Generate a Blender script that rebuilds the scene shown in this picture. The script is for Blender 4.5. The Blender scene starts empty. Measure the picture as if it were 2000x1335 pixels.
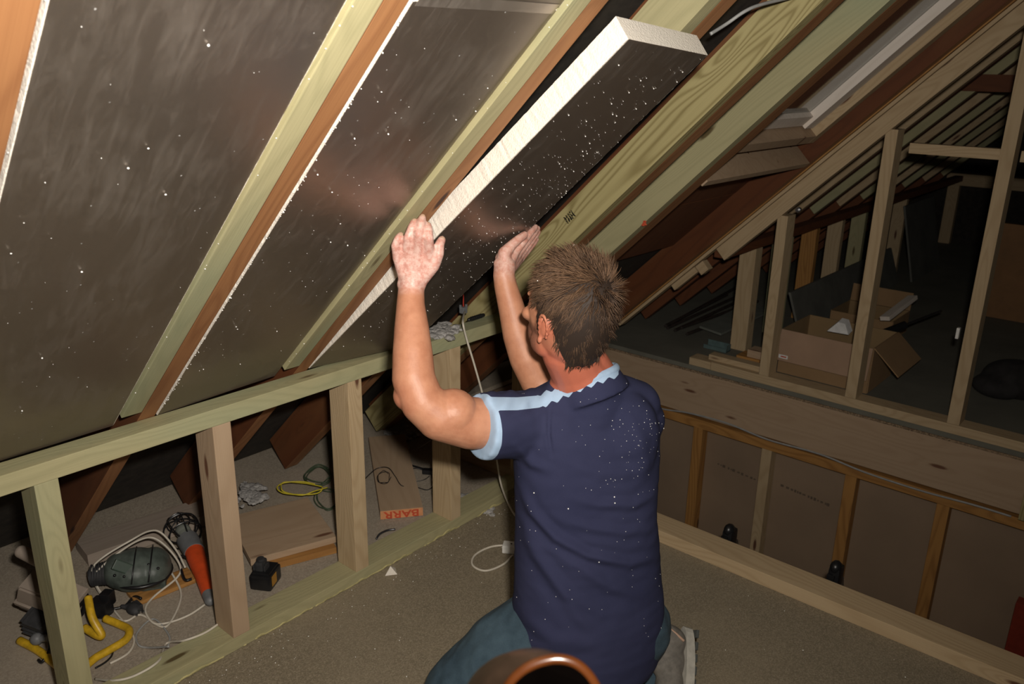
import bpy, bmesh, math, random
import numpy as np
from mathutils import Vector, Matrix, noise as mnoise

random.seed(7)
SC = bpy.context.scene
COL = SC.collection

# ------------------------------------------------------------------ camera
CAM = Vector((1.7417, 0.0, 1.488))
RX = Vector((0.75758, 0.65246, 0.01897))      # right of the lens
RD = Vector((0.21798, -0.22549, -0.94955))    # down
RV = Vector((-0.61526, 0.72350, -0.31305))    # view axis
F = 1625.5
cam = bpy.data.cameras.new('camera')
cam.lens = F * 36 / 2000
cam.sensor_width = 36
cam.clip_start = 0.02
cam.dof.use_dof = True; cam.dof.focus_distance = 1.95; cam.dof.aperture_fstop = 7.1
cob = bpy.data.objects.new('camera', cam)
COL.objects.link(cob)
m = Matrix.Identity(4)
for i in range(3):
    m[i][0] = RX[i]; m[i][1] = -RD[i]; m[i][2] = -RV[i]; m[i][3] = CAM[i]
cob.matrix_world = m
SC.camera = cob

# ------------------------------------------------------------------ light
w = bpy.data.worlds.new('world'); SC.world = w
w.use_nodes = True
w.node_tree.nodes['Background'].inputs[0].default_value = (1.0, 0.78, 0.55, 1)
w.node_tree.nodes['Background'].inputs[1].default_value = 0.010
fl = bpy.data.lights.new('flash', 'AREA')
fl.shape = 'RECTANGLE'; fl.size = 0.07; fl.size_y = 0.045
fl.energy = 26
fl.spread = math.radians(130)
fl.color = (1.0, 0.93, 0.84)
flo = bpy.data.objects.new('flash', fl)
COL.objects.link(flo)
m2 = m.copy()
fp = CAM + RX * 0.07 - RD * 0.11 + RV * 0.02
AIM = (CAM + RV * 1.8 - RX * 0.30 - RD * 0.42 - fp).normalized()
q = AIM.to_track_quat('-Z', 'Y')
flo.matrix_world = Matrix.Translation(fp) @ q.to_matrix().to_4x4()
# faint warm fill light, unseen behind the camera, no lamp fixture modelled
lp = bpy.data.lights.new('warm_fill', 'AREA')
lp.shape = 'DISK'; lp.size = 0.5; lp.energy = 1.6; lp.color = (1.0, 0.80, 0.58)
lpo = bpy.data.objects.new('warm_fill', lp); COL.objects.link(lpo)
lpo.location = (2.9, -0.6, 2.2)
lpo.rotation_euler = (Vector((0.6, 1.6, 0.4)) - Vector((2.9, -0.6, 2.2))).to_track_quat('-Z', 'Y').to_euler()

SC.view_settings.view_transform = 'Standard'
SC.view_settings.look = 'None'
SC.view_settings.gamma = 1
SC.view_settings.use_curve_mapping = False
SC.view_settings.exposure = 0.0
SC.cycles.max_bounces = 6

# ------------------------------------------------------------------ survey helpers
# roof frame: along the slope, level y, and distance outward (up) from the rafters' lower faces
TH = 0.770294
SD = Vector((math.cos(TH), 0, math.sin(TH)))
SN = Vector((-math.sin(TH), 0, math.cos(TH)))
P0 = Vector((-0.066, 0, 0.693))
def RF(al, y, nd=0.0): return P0 + SD * al + SN * nd + Vector((0, y, 0))
def ray(u, v): return RX * (u - 1000) + RD * (v - 667.5) + RV * F
def W(u, v, d): return CAM + ray(u, v) * (d / F)
def H(u, v, ax, val):
    r = ray(u, v); return CAM + r * ((val - CAM[ax]) / r[ax])
def FZ(u, v, z=0.0): return H(u, v, 2, z)
def YP(u, v, y): return H(u, v, 1, y)
def RP(u, v, nd=0.0):
    r = ray(u, v); return CAM + r * (((P0 + SN * nd - CAM).dot(SN)) / r.dot(SN))

# ------------------------------------------------------------------ materials
MATS = {}
class NT:
    def __init__(s, name):
        s.m = bpy.data.materials.new(name); s.m.use_nodes = True
        s.t = s.m.node_tree; s.b = s.t.nodes['Principled BSDF']; MATS[name] = s.m
    def n(s, typ, **kw):
        nd = s.t.nodes.new('ShaderNode' + typ)
        for k, v in kw.items():
            if k in nd.inputs.keys(): nd.inputs[k].default_value = v
            else: setattr(nd, k, v)
        return nd
    def l(s, a, b): s.t.links.new(a, b)
    def math(s, op, a, b=None, clamp=False):
        nd = s.t.nodes.new('ShaderNodeMath'); nd.operation = op; nd.use_clamp = clamp
        for i, x in enumerate((a, b)):
            if x is None: continue
            if isinstance(x, (int, float)): nd.inputs[i].default_value = x
            else: s.l(x, nd.inputs[i])
        return nd.outputs[0]
    def ramp(s, fac, stops):
        nd = s.t.nodes.new('ShaderNodeValToRGB'); cr = nd.color_ramp
        while len(cr.elements) > len(stops): cr.elements.remove(cr.elements[-1])
        while len(cr.elements) < len(stops): cr.elements.new(1)
        for e, (p, c) in zip(cr.elements, stops):
            e.position = p; e.color = (*c, 1) if len(c) == 3 else c
        s.l(fac, nd.inputs[0]); return nd.outputs[0]
    def mix(s, fac, a, b):
        nd = s.t.nodes.new('ShaderNodeMix'); nd.data_type = 'RGBA'
        for i, x in ((0, fac), (6, a), (7, b)):
            if isinstance(x, (int, float)): nd.inputs[i].default_value = x
            elif isinstance(x, tuple): nd.inputs[i].default_value = (*x, 1)
            else: s.l(x, nd.inputs[i])
        return nd.outputs[2]
    def obj(s, scale=(1, 1, 1), rnd=True):
        tc = s.n('TexCoord'); src = tc.outputs['Object']
        if rnd:
            oi = s.n('ObjectInfo'); mu = s.n('VectorMath', operation='MULTIPLY_ADD')
            s.l(oi.outputs['Random'], mu.inputs[0]); mu.inputs[1].default_value = (17, 11, 23)
            s.l(src, mu.inputs[2]); src = mu.outputs[0]
        mp = s.n('Mapping'); mp.inputs['Scale'].default_value = scale; s.l(src, mp.inputs[0])
        return mp.outputs[0]
    def noise(s, vec, scale, detail=3, rough=0.5, dist=0.0):
        nd = s.n('TexNoise'); nd.inputs['Scale'].default_value = scale
        nd.inputs['Detail'].default_value = detail; nd.inputs['Roughness'].default_value = rough
        nd.inputs['Distortion'].default_value = dist
        s.l(vec, nd.inputs['Vector']); return nd.outputs[0]
    def bump(s, h, strength=0.3, dist=0.002):
        b = s.n('Bump'); b.inputs['Strength'].default_value = strength; b.inputs['Distance'].default_value = dist
        s.l(h, b.inputs['Height']); s.l(b.outputs[0], s.b.inputs['Normal'])
    def base(s, c): s.l(c, s.b.inputs['Base Color'])
    def set(s, **kw):
        for k, v in kw.items(): s.b.inputs[k.replace('_', ' ')].default_value = v

def wood(name, light, dark, rings=26, knot=(0.10, 0.045, 0.02), contrast=0.5, rough=0.75, tint=None):
    s = NT(name)
    v = s.obj((0.9, 7, 7))
    kv = s.obj((2.6, 11, 11))
    vo = s.n('TexVoronoi'); vo.inputs['Scale'].default_value = 1.0; s.l(kv, vo.inputs['Vector'])
    kd = vo.outputs['Distance']
    kn = s.math('SMOOTH_MIN', kd, 0.45)
    bulge = s.math('MULTIPLY', s.math('POWER', s.math('SUBTRACT', 1.0, kd, True), 4.0), 0.22)
    n1 = s.noise(v, 0.85, 2.5, 0.35, 0.4)
    rg = s.math('SINE', s.math('MULTIPLY', s.math('ADD', n1, bulge), rings * 6.28))
    rg = s.math('MULTIPLY_ADD', rg, 0.5); s.t.nodes[-1].inputs[2].default_value = 0.5
    fib = s.noise(s.obj((5, 260, 260)), 1.0, 2, 0.6)
    blot = s.noise(s.obj((1.5, 6, 6)), 1.3, 3, 0.6)
    f = s.math('ADD', s.math('MULTIPLY', s.math('POWER', rg, 2.2), contrast), s.math('MULTIPLY', fib, 0.35))
    f = s.math('ADD', f, s.math('MULTIPLY', s.math('SUBTRACT', blot, 0.5), 0.5), True)
    c = s.ramp(f, [(0.05, light), (0.95, dark)])
    if tint:
        tb = s.ramp(s.noise(s.obj((0.8, 3, 3)), 1.7, 2), [(0.5, (0, 0, 0)), (0.72, (1, 1, 1))])
        c = s.mix(s.math('MULTIPLY', tb, 0.6), c, tint)
    kf = s.ramp(kd, [(0.06, (1, 1, 1)), (0.11, (0, 0, 0))])
    c = s.mix(kf, c, knot)
    s.base(c); s.set(Roughness=rough)
    s.bump(s.math('ADD', s.math('MULTIPLY', fib, 0.7), s.math('MULTIPLY', rg, 0.3)), 0.35, 0.0015)
    return s.m

wood('green_pine', (0.40, 0.36, 0.20), (0.27, 0.25, 0.13), 24, (0.10, 0.07, 0.025), 0.25, tint=(0.27, 0.32, 0.20))
wood('grain_pine', (0.42, 0.36, 0.17), (0.21, 0.165, 0.06), 26, (0.11, 0.065, 0.02), 0.60)
wood('pale_pine', (0.50, 0.375, 0.225), (0.37, 0.255, 0.135), 24, (0.12, 0.05, 0.025), 0.35)
wood('pink_pine', (0.44, 0.315, 0.205), (0.34, 0.225, 0.135), 12, (0.14, 0.06, 0.03), 0.25)
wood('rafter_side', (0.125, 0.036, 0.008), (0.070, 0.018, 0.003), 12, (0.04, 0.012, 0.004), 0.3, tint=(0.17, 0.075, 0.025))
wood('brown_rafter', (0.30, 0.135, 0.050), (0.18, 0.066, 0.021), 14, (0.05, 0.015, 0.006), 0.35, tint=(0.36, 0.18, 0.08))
wood('dark_board', (0.15, 0.048, 0.014), (0.085, 0.024, 0.008), 12, (0.05, 0.015, 0.006), 0.3)
wood('amber_pine', (0.44, 0.22, 0.06), (0.26, 0.115, 0.028), 14, (0.08, 0.03, 0.01), 0.5)
wood('white_lining', (0.80, 0.72, 0.64), (0.68, 0.59, 0.50), 12, (0.3, 0.2, 0.12), 0.3)
wood('grey_plank', (0.33, 0.27, 0.22), (0.25, 0.20, 0.155), 12, (0.1, 0.06, 0.04), 0.3)

def plain(name, col, rough=0.6, metal=0.0, var=0.12, nscale=40, bump=0.0, spec=None):
    s = NT(name)
    n = s.noise(s.obj(), nscale, 3, 0.6)
    a = tuple(x * (1 - var) for x in col); b = tuple(min(1, x * (1 + var)) for x in col)
    s.base(s.ramp(n, [(0.3, a), (0.7, b)])); s.set(Roughness=rough, Metallic=metal)
    if spec is not None: s.b.inputs['Specular IOR Level'].default_value = spec
    if bump: s.bump(n, bump, 0.002)
    return s.m

def speckle(name, c0, c1, c2, scale, rough=0.9, bump=0.3):
    s = NT(name)
    o = s.obj()
    vo = s.n('TexVoronoi'); vo.inputs['Scale'].default_value = scale; s.l(o, vo.inputs['Vector'])
    sep = s.n('SeparateColor'); s.l(vo.outputs['Color'], sep.inputs[0])
    c = s.ramp(sep.outputs[0], [(0.0, c0), (0.55, c1), (1.0, c2)])
    big = s.noise(o, 2.2, 4, 0.65)
    c = s.mix(s.ramp(big, [(0.42, (0, 0, 0)), (0.75, (0.6, 0.6, 0.6))]), c, tuple(x * 1.35 for x in c1))
    s.base(c); s.set(Roughness=rough)
    s.bump(s.math('ADD', sep.outputs[1], s.noise(o, scale * 2, 2)), bump, 0.001)
    return s.m
speckle('chipboard', (0.165, 0.135, 0.09), (0.225, 0.185, 0.125), (0.29, 0.245, 0.17), 330)
speckle('chip_edge', (0.10, 0.065, 0.04), (0.22, 0.15, 0.09), (0.40, 0.29, 0.18), 220)
speckle('eaves_boards', (0.26, 0.218, 0.168), (0.33, 0.278, 0.215), (0.39, 0.335, 0.26), 240)

plain('grey_floor', (0.15, 0.145, 0.115), 0.9, 0, 0.15, 4)
plain('felt', (0.022, 0.017, 0.012), 0.85, 0, 0.5, 25, 0.3)
plain('plasterboard', (0.27, 0.19, 0.125), 0.9, 0, 0.10, 3)
plain('board_ink', (0.13, 0.095, 0.065), 0.9)
plain('foam_edge', (0.84, 0.78, 0.69), 0.95, 0, 0.06, 220, 0.9)
plain('crumb', (0.95, 0.93, 0.88), 0.9)
plain('cardboard', (0.30, 0.185, 0.09), 0.9, 0, 0.08, 8)
plain('cardboard_flap', (0.36, 0.235, 0.155), 0.9, 0, 0.08, 8)
plain('cardboard_inside', (0.26, 0.17, 0.08), 0.9, 0, 0.08, 8)
plain('white_paper', (0.75, 0.74, 0.72), 0.8)
plain('black_plastic', (0.012, 0.012, 0.013), 0.35, 0, 0.2, 60)
plain('rubber', (0.03, 0.03, 0.032), 0.7, 0, 0.3, 60)
plain('grey_plastic', (0.16, 0.165, 0.17), 0.5)
plain('tool_green', (0.080, 0.098, 0.085), 0.5, 0, 0.35, 30)
plain('label_green', (0.012, 0.035, 0.018), 0.5)
plain('yellow_paint', (0.62, 0.38, 0.02), 0.4, 0, 0.25, 50)
plain('yellow_wire', (0.60, 0.50, 0.04), 0.5)
plain('wire_green', (0.06, 0.09, 0.05), 0.6)
plain('orange_plastic', (0.62, 0.075, 0.018), 0.4, 0, 0.15, 30)
plain('orange_ink', (0.60, 0.27, 0.12), 0.8)
plain('red_ink', (0.50, 0.07, 0.025), 0.8)
plain('sticker', (0.45, 0.22, 0.03), 0.5)
plain('cable_white', (0.60, 0.55, 0.46), 0.5, 0, 0.08, 20)
plain('plastic_white', (0.75, 0.74, 0.70), 0.4)
plain('grey_cable', (0.33, 0.33, 0.32), 0.5)
plain('steel', (0.45, 0.45, 0.46), 0.35, 1.0, 0.1, 40)
plain('dark_metal', (0.10, 0.10, 0.11), 0.4, 0.8, 0.3, 60)
plain('red_wire', (0.45, 0.03, 0.015), 0.5)
plain('dust_wool', (0.34, 0.325, 0.31), 1.0, 0, 0.35, 120, 1.0)
plain('teal_paint', (0.09, 0.14, 0.14), 0.6, 0, 0.2, 30)
plain('grey_sheet', (0.12, 0.12, 0.105), 0.8, 0, 0.2, 6)
plain('grey_panel', (0.16, 0.17, 0.145), 0.8, 0, 0.15, 12)
plain('dark_pipe', (0.035, 0.027, 0.024), 0.45, 0, 0.3, 20)
plain('brown_panel', (0.24, 0.12, 0.045), 0.7, 0, 0.15, 10)
plain('red_paint', (0.22, 0.03, 0.015), 0.5)
plain('wood_polish', (0.050, 0.014, 0.003), 0.25, 0, 0.35, 14)
plain('brown_leather', (0.022, 0.013, 0.008), 0.36, 0, 0.25, 60, 0.15)
plain('seat_black', (0.001, 0.0007, 0.0006), 1.0, spec=0.0)
plain('bag_fabric', (0.02, 0.018, 0.018), 0.9, 0, 0.4, 20)
plain('eye_white', (0.7, 0.68, 0.65), 0.2)
plain('iris', (0.05, 0.09, 0.12), 0.2)
plain('shoe_suede', (0.16, 0.145, 0.125), 0.85, 0, 0.25, 60, 0.3)
plain('shoe_piping', (0.42, 0.27, 0.19), 0.7, 0, 0.1, 60)
plain('shoe_sole', (0.42, 0.40, 0.35), 0.8, 0, 0.15, 60)
plain('shoe_tread', (0.06, 0.065, 0.06), 0.7)
plain('glue', (0.42, 0.37, 0.17), 0.75, 0, 0.3, 30, 0.6)

def mat_glass():
    s = NT('night_glass'); s.set(Roughness=0.02, IOR=1.45)
    s.b.inputs['Base Color'].default_value = (0.9, 0.95, 0.95, 1)
    s.b.inputs['Transmission Weight'].default_value = 1.0
mat_glass()

def mat_foil():
    s = NT('foil')
    o = s.obj()
    big = s.noise(o, 3.0, 5, 0.65, 0.8)
    streak = s.noise(s.obj((6, 30, 6)), 1.6, 5, 0.7, 0.5)
    smudge = s.ramp(s.math('MULTIPLY', big, streak), [(0.24, (0, 0, 0)), (0.42, (1, 1, 1))])
    vo = s.n('TexVoronoi'); vo.inputs['Scale'].default_value = 60; s.l(o, vo.inputs['Vector'])
    sep = s.n('SeparateColor'); s.l(vo.outputs['Color'], sep.inputs[0])
    dot = s.math('MULTIPLY', s.math('LESS_THAN', vo.outputs['Distance'], 0.075), s.math('GREATER_THAN', sep.outputs[0], 0.75))
    c = s.mix(s.math('MULTIPLY', smudge, 0.07), (0.56, 0.50, 0.44), (0.60, 0.59, 0.58))
    s.base(s.mix(dot, c, (0.8, 0.8, 0.8)))
    met = s.math('SUBTRACT', 0.90, s.math('MULTIPLY', smudge, 0.10))
    s.l(s.math('SUBTRACT', met, dot, True), s.b.inputs['Metallic'])
    s.l(s.math('ADD', s.math('MULTIPLY', smudge, 0.08), 0.34), s.b.inputs['Roughness'])
    h = s.math('ADD', s.math('MULTIPLY', s.noise(o, 9, 3, 0.5, 0.6), 0.9), s.math('MULTIPLY', s.noise(o, 90, 3, 0.6), 0.10))
    s.bump(h, 0.22, 0.006)
mat_foil()

def mat_skin():
    s = NT('skin')
    o = s.obj(rnd=False)
    at = s.n('Attribute', attribute_name='red')
    n = s.noise(o, 28, 4, 0.6); fine = s.noise(o, 260, 2, 0.6)
    c = s.ramp(n, [(0.35, (0.43, 0.185, 0.105)), (0.65, (0.52, 0.245, 0.145))])
    c = s.mix(s.math('MULTIPLY', at.outputs['Fac'], 0.85), c, (0.50, 0.135, 0.080))
    hd = s.n('Attribute', attribute_name='handdust')
    blot = s.ramp(s.noise(o, 85, 4, 0.7), [(0.40, (0.52, 0.25, 0.20)), (0.62, (0.66, 0.44, 0.38))])
    c = s.mix(hd.outputs['Fac'], c, blot)
    be = s.n('Attribute', attribute_name='beard')
    c = s.mix(s.math('MULTIPLY', be.outputs['Fac'], s.math('ADD', 0.35, s.math('MULTIPLY', fine, 0.6))), c, (0.11, 0.055, 0.04))
    s.base(c); s.set(Roughness=0.5)
    s.b.inputs['Subsurface Weight'].default_value = 0.08
    s.b.inputs['Subsurface Radius'].default_value = (0.01, 0.004, 0.002)
    s.bump(s.math('ADD', fine, s.math('MULTIPLY', n, 2.0)), 0.25, 0.001)
mat_skin()

def mat_shirt():
    s = NT('shirt_jersey')
    o = s.obj(rnd=False)
    at = s.n('Attribute', attribute_name='lightblue')
    f = s.math('GREATER_THAN', at.outputs['Fac'], 0.0)
    n = s.noise(o, 500, 2, 0.5)
    navy = s.ramp(s.noise(o, 6, 3), [(0.3, (0.028, 0.031, 0.070)), (0.7, (0.036, 0.039, 0.084))])
    s.base(s.mix(f, navy, (0.36, 0.49, 0.66)))
    s.set(Roughness=0.9)
    s.b.inputs['Specular IOR Level'].default_value = 0.15
    s.bump(n, 0.35, 0.0008)
mat_shirt()

def mat_hair():
    s = NT('hair_brown')
    at = s.n('Attribute', attribute_name='tone')
    s.base(s.ramp(at.outputs['Fac'], [(0.0, (0.022, 0.012, 0.007)), (0.55, (0.066, 0.035, 0.018)), (1.0, (0.18, 0.10, 0.053))]))
    s.set(Roughness=0.7)
mat_hair()

def mat_jeans():
    s = NT('denim')
    o = s.obj(rnd=False)
    n = s.noise(o, 14, 4, 0.65); tw = s.noise(s.obj((300, 60, 300), False), 2, 2)
    c = s.ramp(s.math('ADD', s.math('MULTIPLY', n, 0.8), s.math('MULTIPLY', tw, 0.25)), [(0.3, (0.016, 0.036, 0.055)), (0.75, (0.055, 0.095, 0.125))])
    s.base(c); s.set(Roughness=0.9); s.bump(tw, 0.4, 0.001)
mat_jeans()

# ------------------------------------------------------------------ object helpers
def link(name, me, mat=None, parent=None, smooth=False):
    o = bpy.data.objects.new(name, me)
    COL.objects.link(o)
    if mat is not None and hasattr(me, 'materials') and not me.materials: me.materials.append(MATS[mat])
    if parent is not None: o.parent = parent
    if smooth:
        for p in me.polygons: p.use_smooth = True
    return o

def tag(o, label=None, cat=None, group=None, kind=None):
    if label: o['label'] = label
    if cat: o['category'] = cat
    if group: o['group'] = group
    if kind: o['kind'] = kind
    return o

def thing(name, loc, label, cat, group=None, rotz=0.0):
    o = bpy.data.objects.new(name, None); COL.objects.link(o)
    o.empty_display_size = 0.05
    o.location = loc; o.rotation_euler = (0, 0, rotz)
    o.matrix_world = Matrix.Translation(Vector(loc)) @ Matrix.Rotation(rotz, 4, 'Z')
    return tag(o, label, cat, group)

def bm_mesh(bm, name='mesh'):
    me = bpy.data.meshes.new(name); bm.normal_update(); bm.to_mesh(me); bm.free(); return me

def frame(ex, hint):
    ex = Vector(ex).normalized(); hint = Vector(hint)
    ez = (hint - ex * hint.dot(ex)).normalized(); ey = ez.cross(ex)
    mm = Matrix.Identity(4)
    for i in range(3): mm[i][0] = ex[i]; mm[i][1] = ey[i]; mm[i][2] = ez[i]
    return mm

def add_box(bm, c, s, bev=0.0, rot=None):
    """box with its centre, full sizes and an optional rotation matrix"""
    mt = Matrix.Translation(Vector(c)) @ (rot.to_4x4() if rot is not None else Matrix.Identity(4)) @ Matrix.Diagonal((*s, 1))
    r = bmesh.ops.create_cube(bm, size=1.0, matrix=mt)
    if bev > 0:
        es = set()
        for v in r['verts']: es.update(v.link_edges)
        bmesh.ops.bevel(bm, geom=list(es), offset=bev, segments=2, profile=0.7, affect='EDGES')

def timber(name, a, b, w, h, up, mat, parent=None, bev=0.002, seg=0, warp=0.0):
    """a sawn timber from a to b (centre line); w across, h along `up`"""
    a = Vector(a); b = Vector(b); L = (b - a).length
    fr = frame(b - a, up)
    bm = bmesh.new(); add_box(bm, (0, 0, 0), (L, w, h), bev)
    o = link(name, bm_mesh(bm, name), mat)
    mw = Matrix.Translation((a + b) / 2) @ fr
    if parent is not None:
        o.parent = parent
        o.matrix_parent_inverse = parent.matrix_world.inverted()
    o.matrix_world = mw
    return o

def tbox(name, lo, hi, mat, parent=None, bev=0.002, long=None):
    """axis-aligned piece given by its two corners, its grain along its longest side"""
    lo = Vector(lo); hi = Vector(hi); s = hi - lo; c = (lo + hi) / 2
    ax = long if long is not None else max(range(3), key=lambda i: s[i])
    e = Vector((0, 0, 0)); e[ax] = s[ax] / 2
    up = Vector((0, 0, 1)) if ax != 2 else Vector((0, 1, 0))
    o_ = [i for i in range(3) if i != ax]
    if ax == 0: w_, h_ = s[1], s[2]
    elif ax == 1: w_, h_ = s[0], s[2]
    else: w_, h_ = s[0], s[1]
    return timber(name, c - e, c + e, w_, h_, up, mat, parent, bev)

def local(o, parent):
    o.parent = parent; o.matrix_parent_inverse = parent.matrix_world.inverted(); return o

def sphere(bm, c, r, sub=2, sc=(1, 1, 1), rot=None):
    mt = Matrix.Translation(Vector(c)) @ (rot.to_4x4() if rot is not None else Matrix.Identity(4)) @ Matrix.Diagonal((r * sc[0], r * sc[1], r * sc[2], 1))
    bmesh.ops.create_icosphere(bm, subdivisions=sub, radius=1.0, matrix=mt)

def cyl(bm, a, b, r0, r1=None, seg=16):
    a = Vector(a); b = Vector(b); r1 = r0 if r1 is None else r1
    d = b - a; L = d.length
    if L < 1e-6: return
    mt = Matrix.Translation((a + b) / 2) @ d.to_track_quat('Z', 'Y').to_matrix().to_4x4()
    bmesh.ops.create_cone(bm, cap_ends=True, segments=seg, radius1=r0, radius2=r1, depth=L, matrix=mt)

def chain(bm, pts, rad, seg=26):
    """tapered limb through points"""
    pts = [Vector(p) for p in pts]
    for i, (p, r) in enumerate(zip(pts, rad)):
        sphere(bm, p, r, 3 if r > .02 else 2)
        if i: cyl(bm, pts[i - 1], p, rad[i - 1], r, seg)

def smooth_path(pts, n=10):
    pts = [Vector(p) for p in pts]; out = []
    for i in range(len(pts) - 1):
        p0 = pts[max(i - 1, 0)]; p1 = pts[i]; p2 = pts[i + 1]; p3 = pts[min(i + 2, len(pts) - 1)]
        for k in range(n):
            t = k / n
            out.append(0.5 * ((2 * p1) + (p2 - p0) * t + (2 * p0 - 5 * p1 + 4 * p2 - p3) * t * t + (3 * p1 - p0 - 3 * p2 + p3) * t ** 3))
    out.append(pts[-1]); return out

def tube_bm(bm, pts, r, seg=8, n=10, smooth=True, closed=False):
    P = smooth_path(pts, n) if smooth else [Vector(p) for p in pts]
    rings = []; up = Vector((0, 0, 1)); prev = None
    for i, p in enumerate(P):
        t = (P[min(i + 1, len(P) - 1)] - P[max(i - 1, 0)])
        if t.length < 1e-9: t = Vector((1, 0, 0))
        t.normalize()
        a = prev if prev is not None else (up if abs(t.z) < 0.9 else Vector((1, 0, 0)))
        u = (a - t * a.dot(t)).normalized(); prev = u; v = t.cross(u)
        rr = r[min(i * len(r) // len(P), len(r) - 1)] if isinstance(r, (list, tuple)) else r
        rings.append([bm.verts.new(p + (u * math.cos(k * 6.2832 / seg) + v * math.sin(k * 6.2832 / seg)) * rr) for k in range(seg)])
    for a, b in zip(rings[:-1], rings[1:]):
        for k in range(seg): bm.faces.new((a[k], a[(k + 1) % seg], b[(k + 1) % seg], b[k]))
    bm.faces.new(rings[0][::-1]); bm.faces.new(rings[-1])

def tube(name, pts, r, mat, parent=None, seg=8, n=10, smooth=True):
    bm = bmesh.new(); tube_bm(bm, pts, r, seg, n, smooth)
    o = link(name, bm_mesh(bm, name), mat, smooth=True)
    if parent is not None: local(o, parent)
    return o

def prism_bm(bm, poly, d):
    """polygon (world points) pushed by vector d"""
    d = Vector(d)
    a = [bm.verts.new(Vector(p)) for p in poly]; b = [bm.verts.new(Vector(p) + d) for p in poly]
    bm.faces.new(a[::-1]); bm.faces.new(b)
    n = len(a)
    for i in range(n): bm.faces.new((a[i], a[(i + 1) % n], b[(i + 1) % n], b[i]))

def mesh_obj(name, fn, mat, parent=None, smooth=False):
    bm = bmesh.new(); fn(bm); bmesh.ops.recalc_face_normals(bm, faces=bm.faces[:])
    if smooth:
        for e in bm.edges:
            if len(e.link_faces) == 2 and e.calc_face_angle(0) > 0.8: e.smooth = False
    o = link(name, bm_mesh(bm, name), mat, smooth=smooth)
    if parent is not None: local(o, parent)
    return o

def fuse(bm, voxel, smooth=6, factor=0.5, sub=None):
    """melt overlapping closed shapes into one continuous surface"""
    me = bm_mesh(bm, 'raw')
    o = bpy.data.objects.new('raw', me); COL.objects.link(o)
    rm = o.modifiers.new('r', 'REMESH'); rm.mode = 'VOXEL'; rm.voxel_size = voxel; rm.adaptivity = 0
    if smooth:
        sm = o.modifiers.new('s', 'SMOOTH'); sm.factor = factor; sm.iterations = smooth
    dg = bpy.context.evaluated_depsgraph_get()
    ev = o.evaluated_get(dg)
    out = bpy.data.meshes.new_from_object(ev)
    bpy.data.objects.remove(o); bpy.data.meshes.remove(me)
    for p in out.polygons: p.use_smooth = True
    return out

def attr(me, name, fn):
    a = me.attributes.new(name, 'FLOAT', 'POINT')
    a.data.foreach_set('value', [fn(v.co) for v in me.vertices])

def text_mesh(body, size, depth=0.0004, bold=0.0):
    cu = bpy.data.curves.new('t', 'FONT'); cu.body = body; cu.size = size; cu.extrude = depth; cu.offset = bold
    cu.align_x = 'CENTER'; cu.align_y = 'CENTER'
    o = bpy.data.objects.new('t', cu); COL.objects.link(o)
    me = bpy.data.meshes.new_from_object(o.evaluated_get(bpy.context.evaluated_depsgraph_get()))
    bpy.data.objects.remove(o); bpy.data.curves.remove(cu)
    return me

def struct(o): o['kind'] = 'structure'; return o

# ================================================================== THE SETTING
YB = 3.55          # face of the beam and partition across the stairwell
o = struct(tbox('floor', (-0.002, -1.6, -0.022), (4.4, 2.275, 0.0), 'chipboard', long=1))
o = struct(tbox('floor', (-1.02, -1.6, -0.022), (-0.004, 2.275, -0.001), 'eaves_boards', long=1))
o = struct(tbox('floor', (-1.02, 2.277, -0.022), (-0.80, 3.52, -0.001), 'eaves_boards', long=1))
o = struct(tbox('floor', (-1.0, YB + 0.001, 0.078), (4.4, 8.0, 0.10), 'grey_floor', long=1))
struct(tbox('floor', (-0.80, 2.2, -2.52), (4.4, 3.66, -2.5), 'plasterboard'))
def slab(name, pts, d, mat):
    return struct(mesh_obj(name, lambda bm: prism_bm(bm, pts, d), mat))
RL = 3.3
slab('ceiling', [RF(-1.1, -1.6, 0.135), RF(RL, -1.6, 0.135), RF(RL, 8.0, 0.135), RF(-1.1, 8.0, 0.135)], SN * 0.01, 'felt')
rg = RF(RL, 0, 0.14)
slab('ceiling', [(rg.x, -1.6, rg.z), (rg.x + 2.45, -1.6, rg.z - 2.37), (rg.x + 2.45, 8.0, rg.z - 2.37), (rg.x, 8.0, rg.z)], (0.007, 0, 0.007), 'felt')
struct(tbox('wall_front', (-1.1, -1.62, -0.03), (4.6, -1.6, 3.2), 'felt'))
struct(tbox('wall_back', (-1.1, 8.0, -0.03), (4.6, 8.02, 3.2), 'felt'))
struct(tbox('wall_right', (4.4, -1.6, -2.5), (4.42, 8.0, 0.7), 'plasterboard'))
struct(tbox('wall_stairwell', (-0.83, 2.28, -2.5), (-0.80, 3.64, -0.03), 'plasterboard'))
struct(tbox('wall_below_landing', (-0.80, 2.2, -2.5), (4.4, 2.24, -0.03), 'plasterboard'))
struct(tbox('wall_below_beam', (-0.80, 3.625, -2.5), (4.4, 3.64, -0.2), 'plasterboard'))

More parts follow.
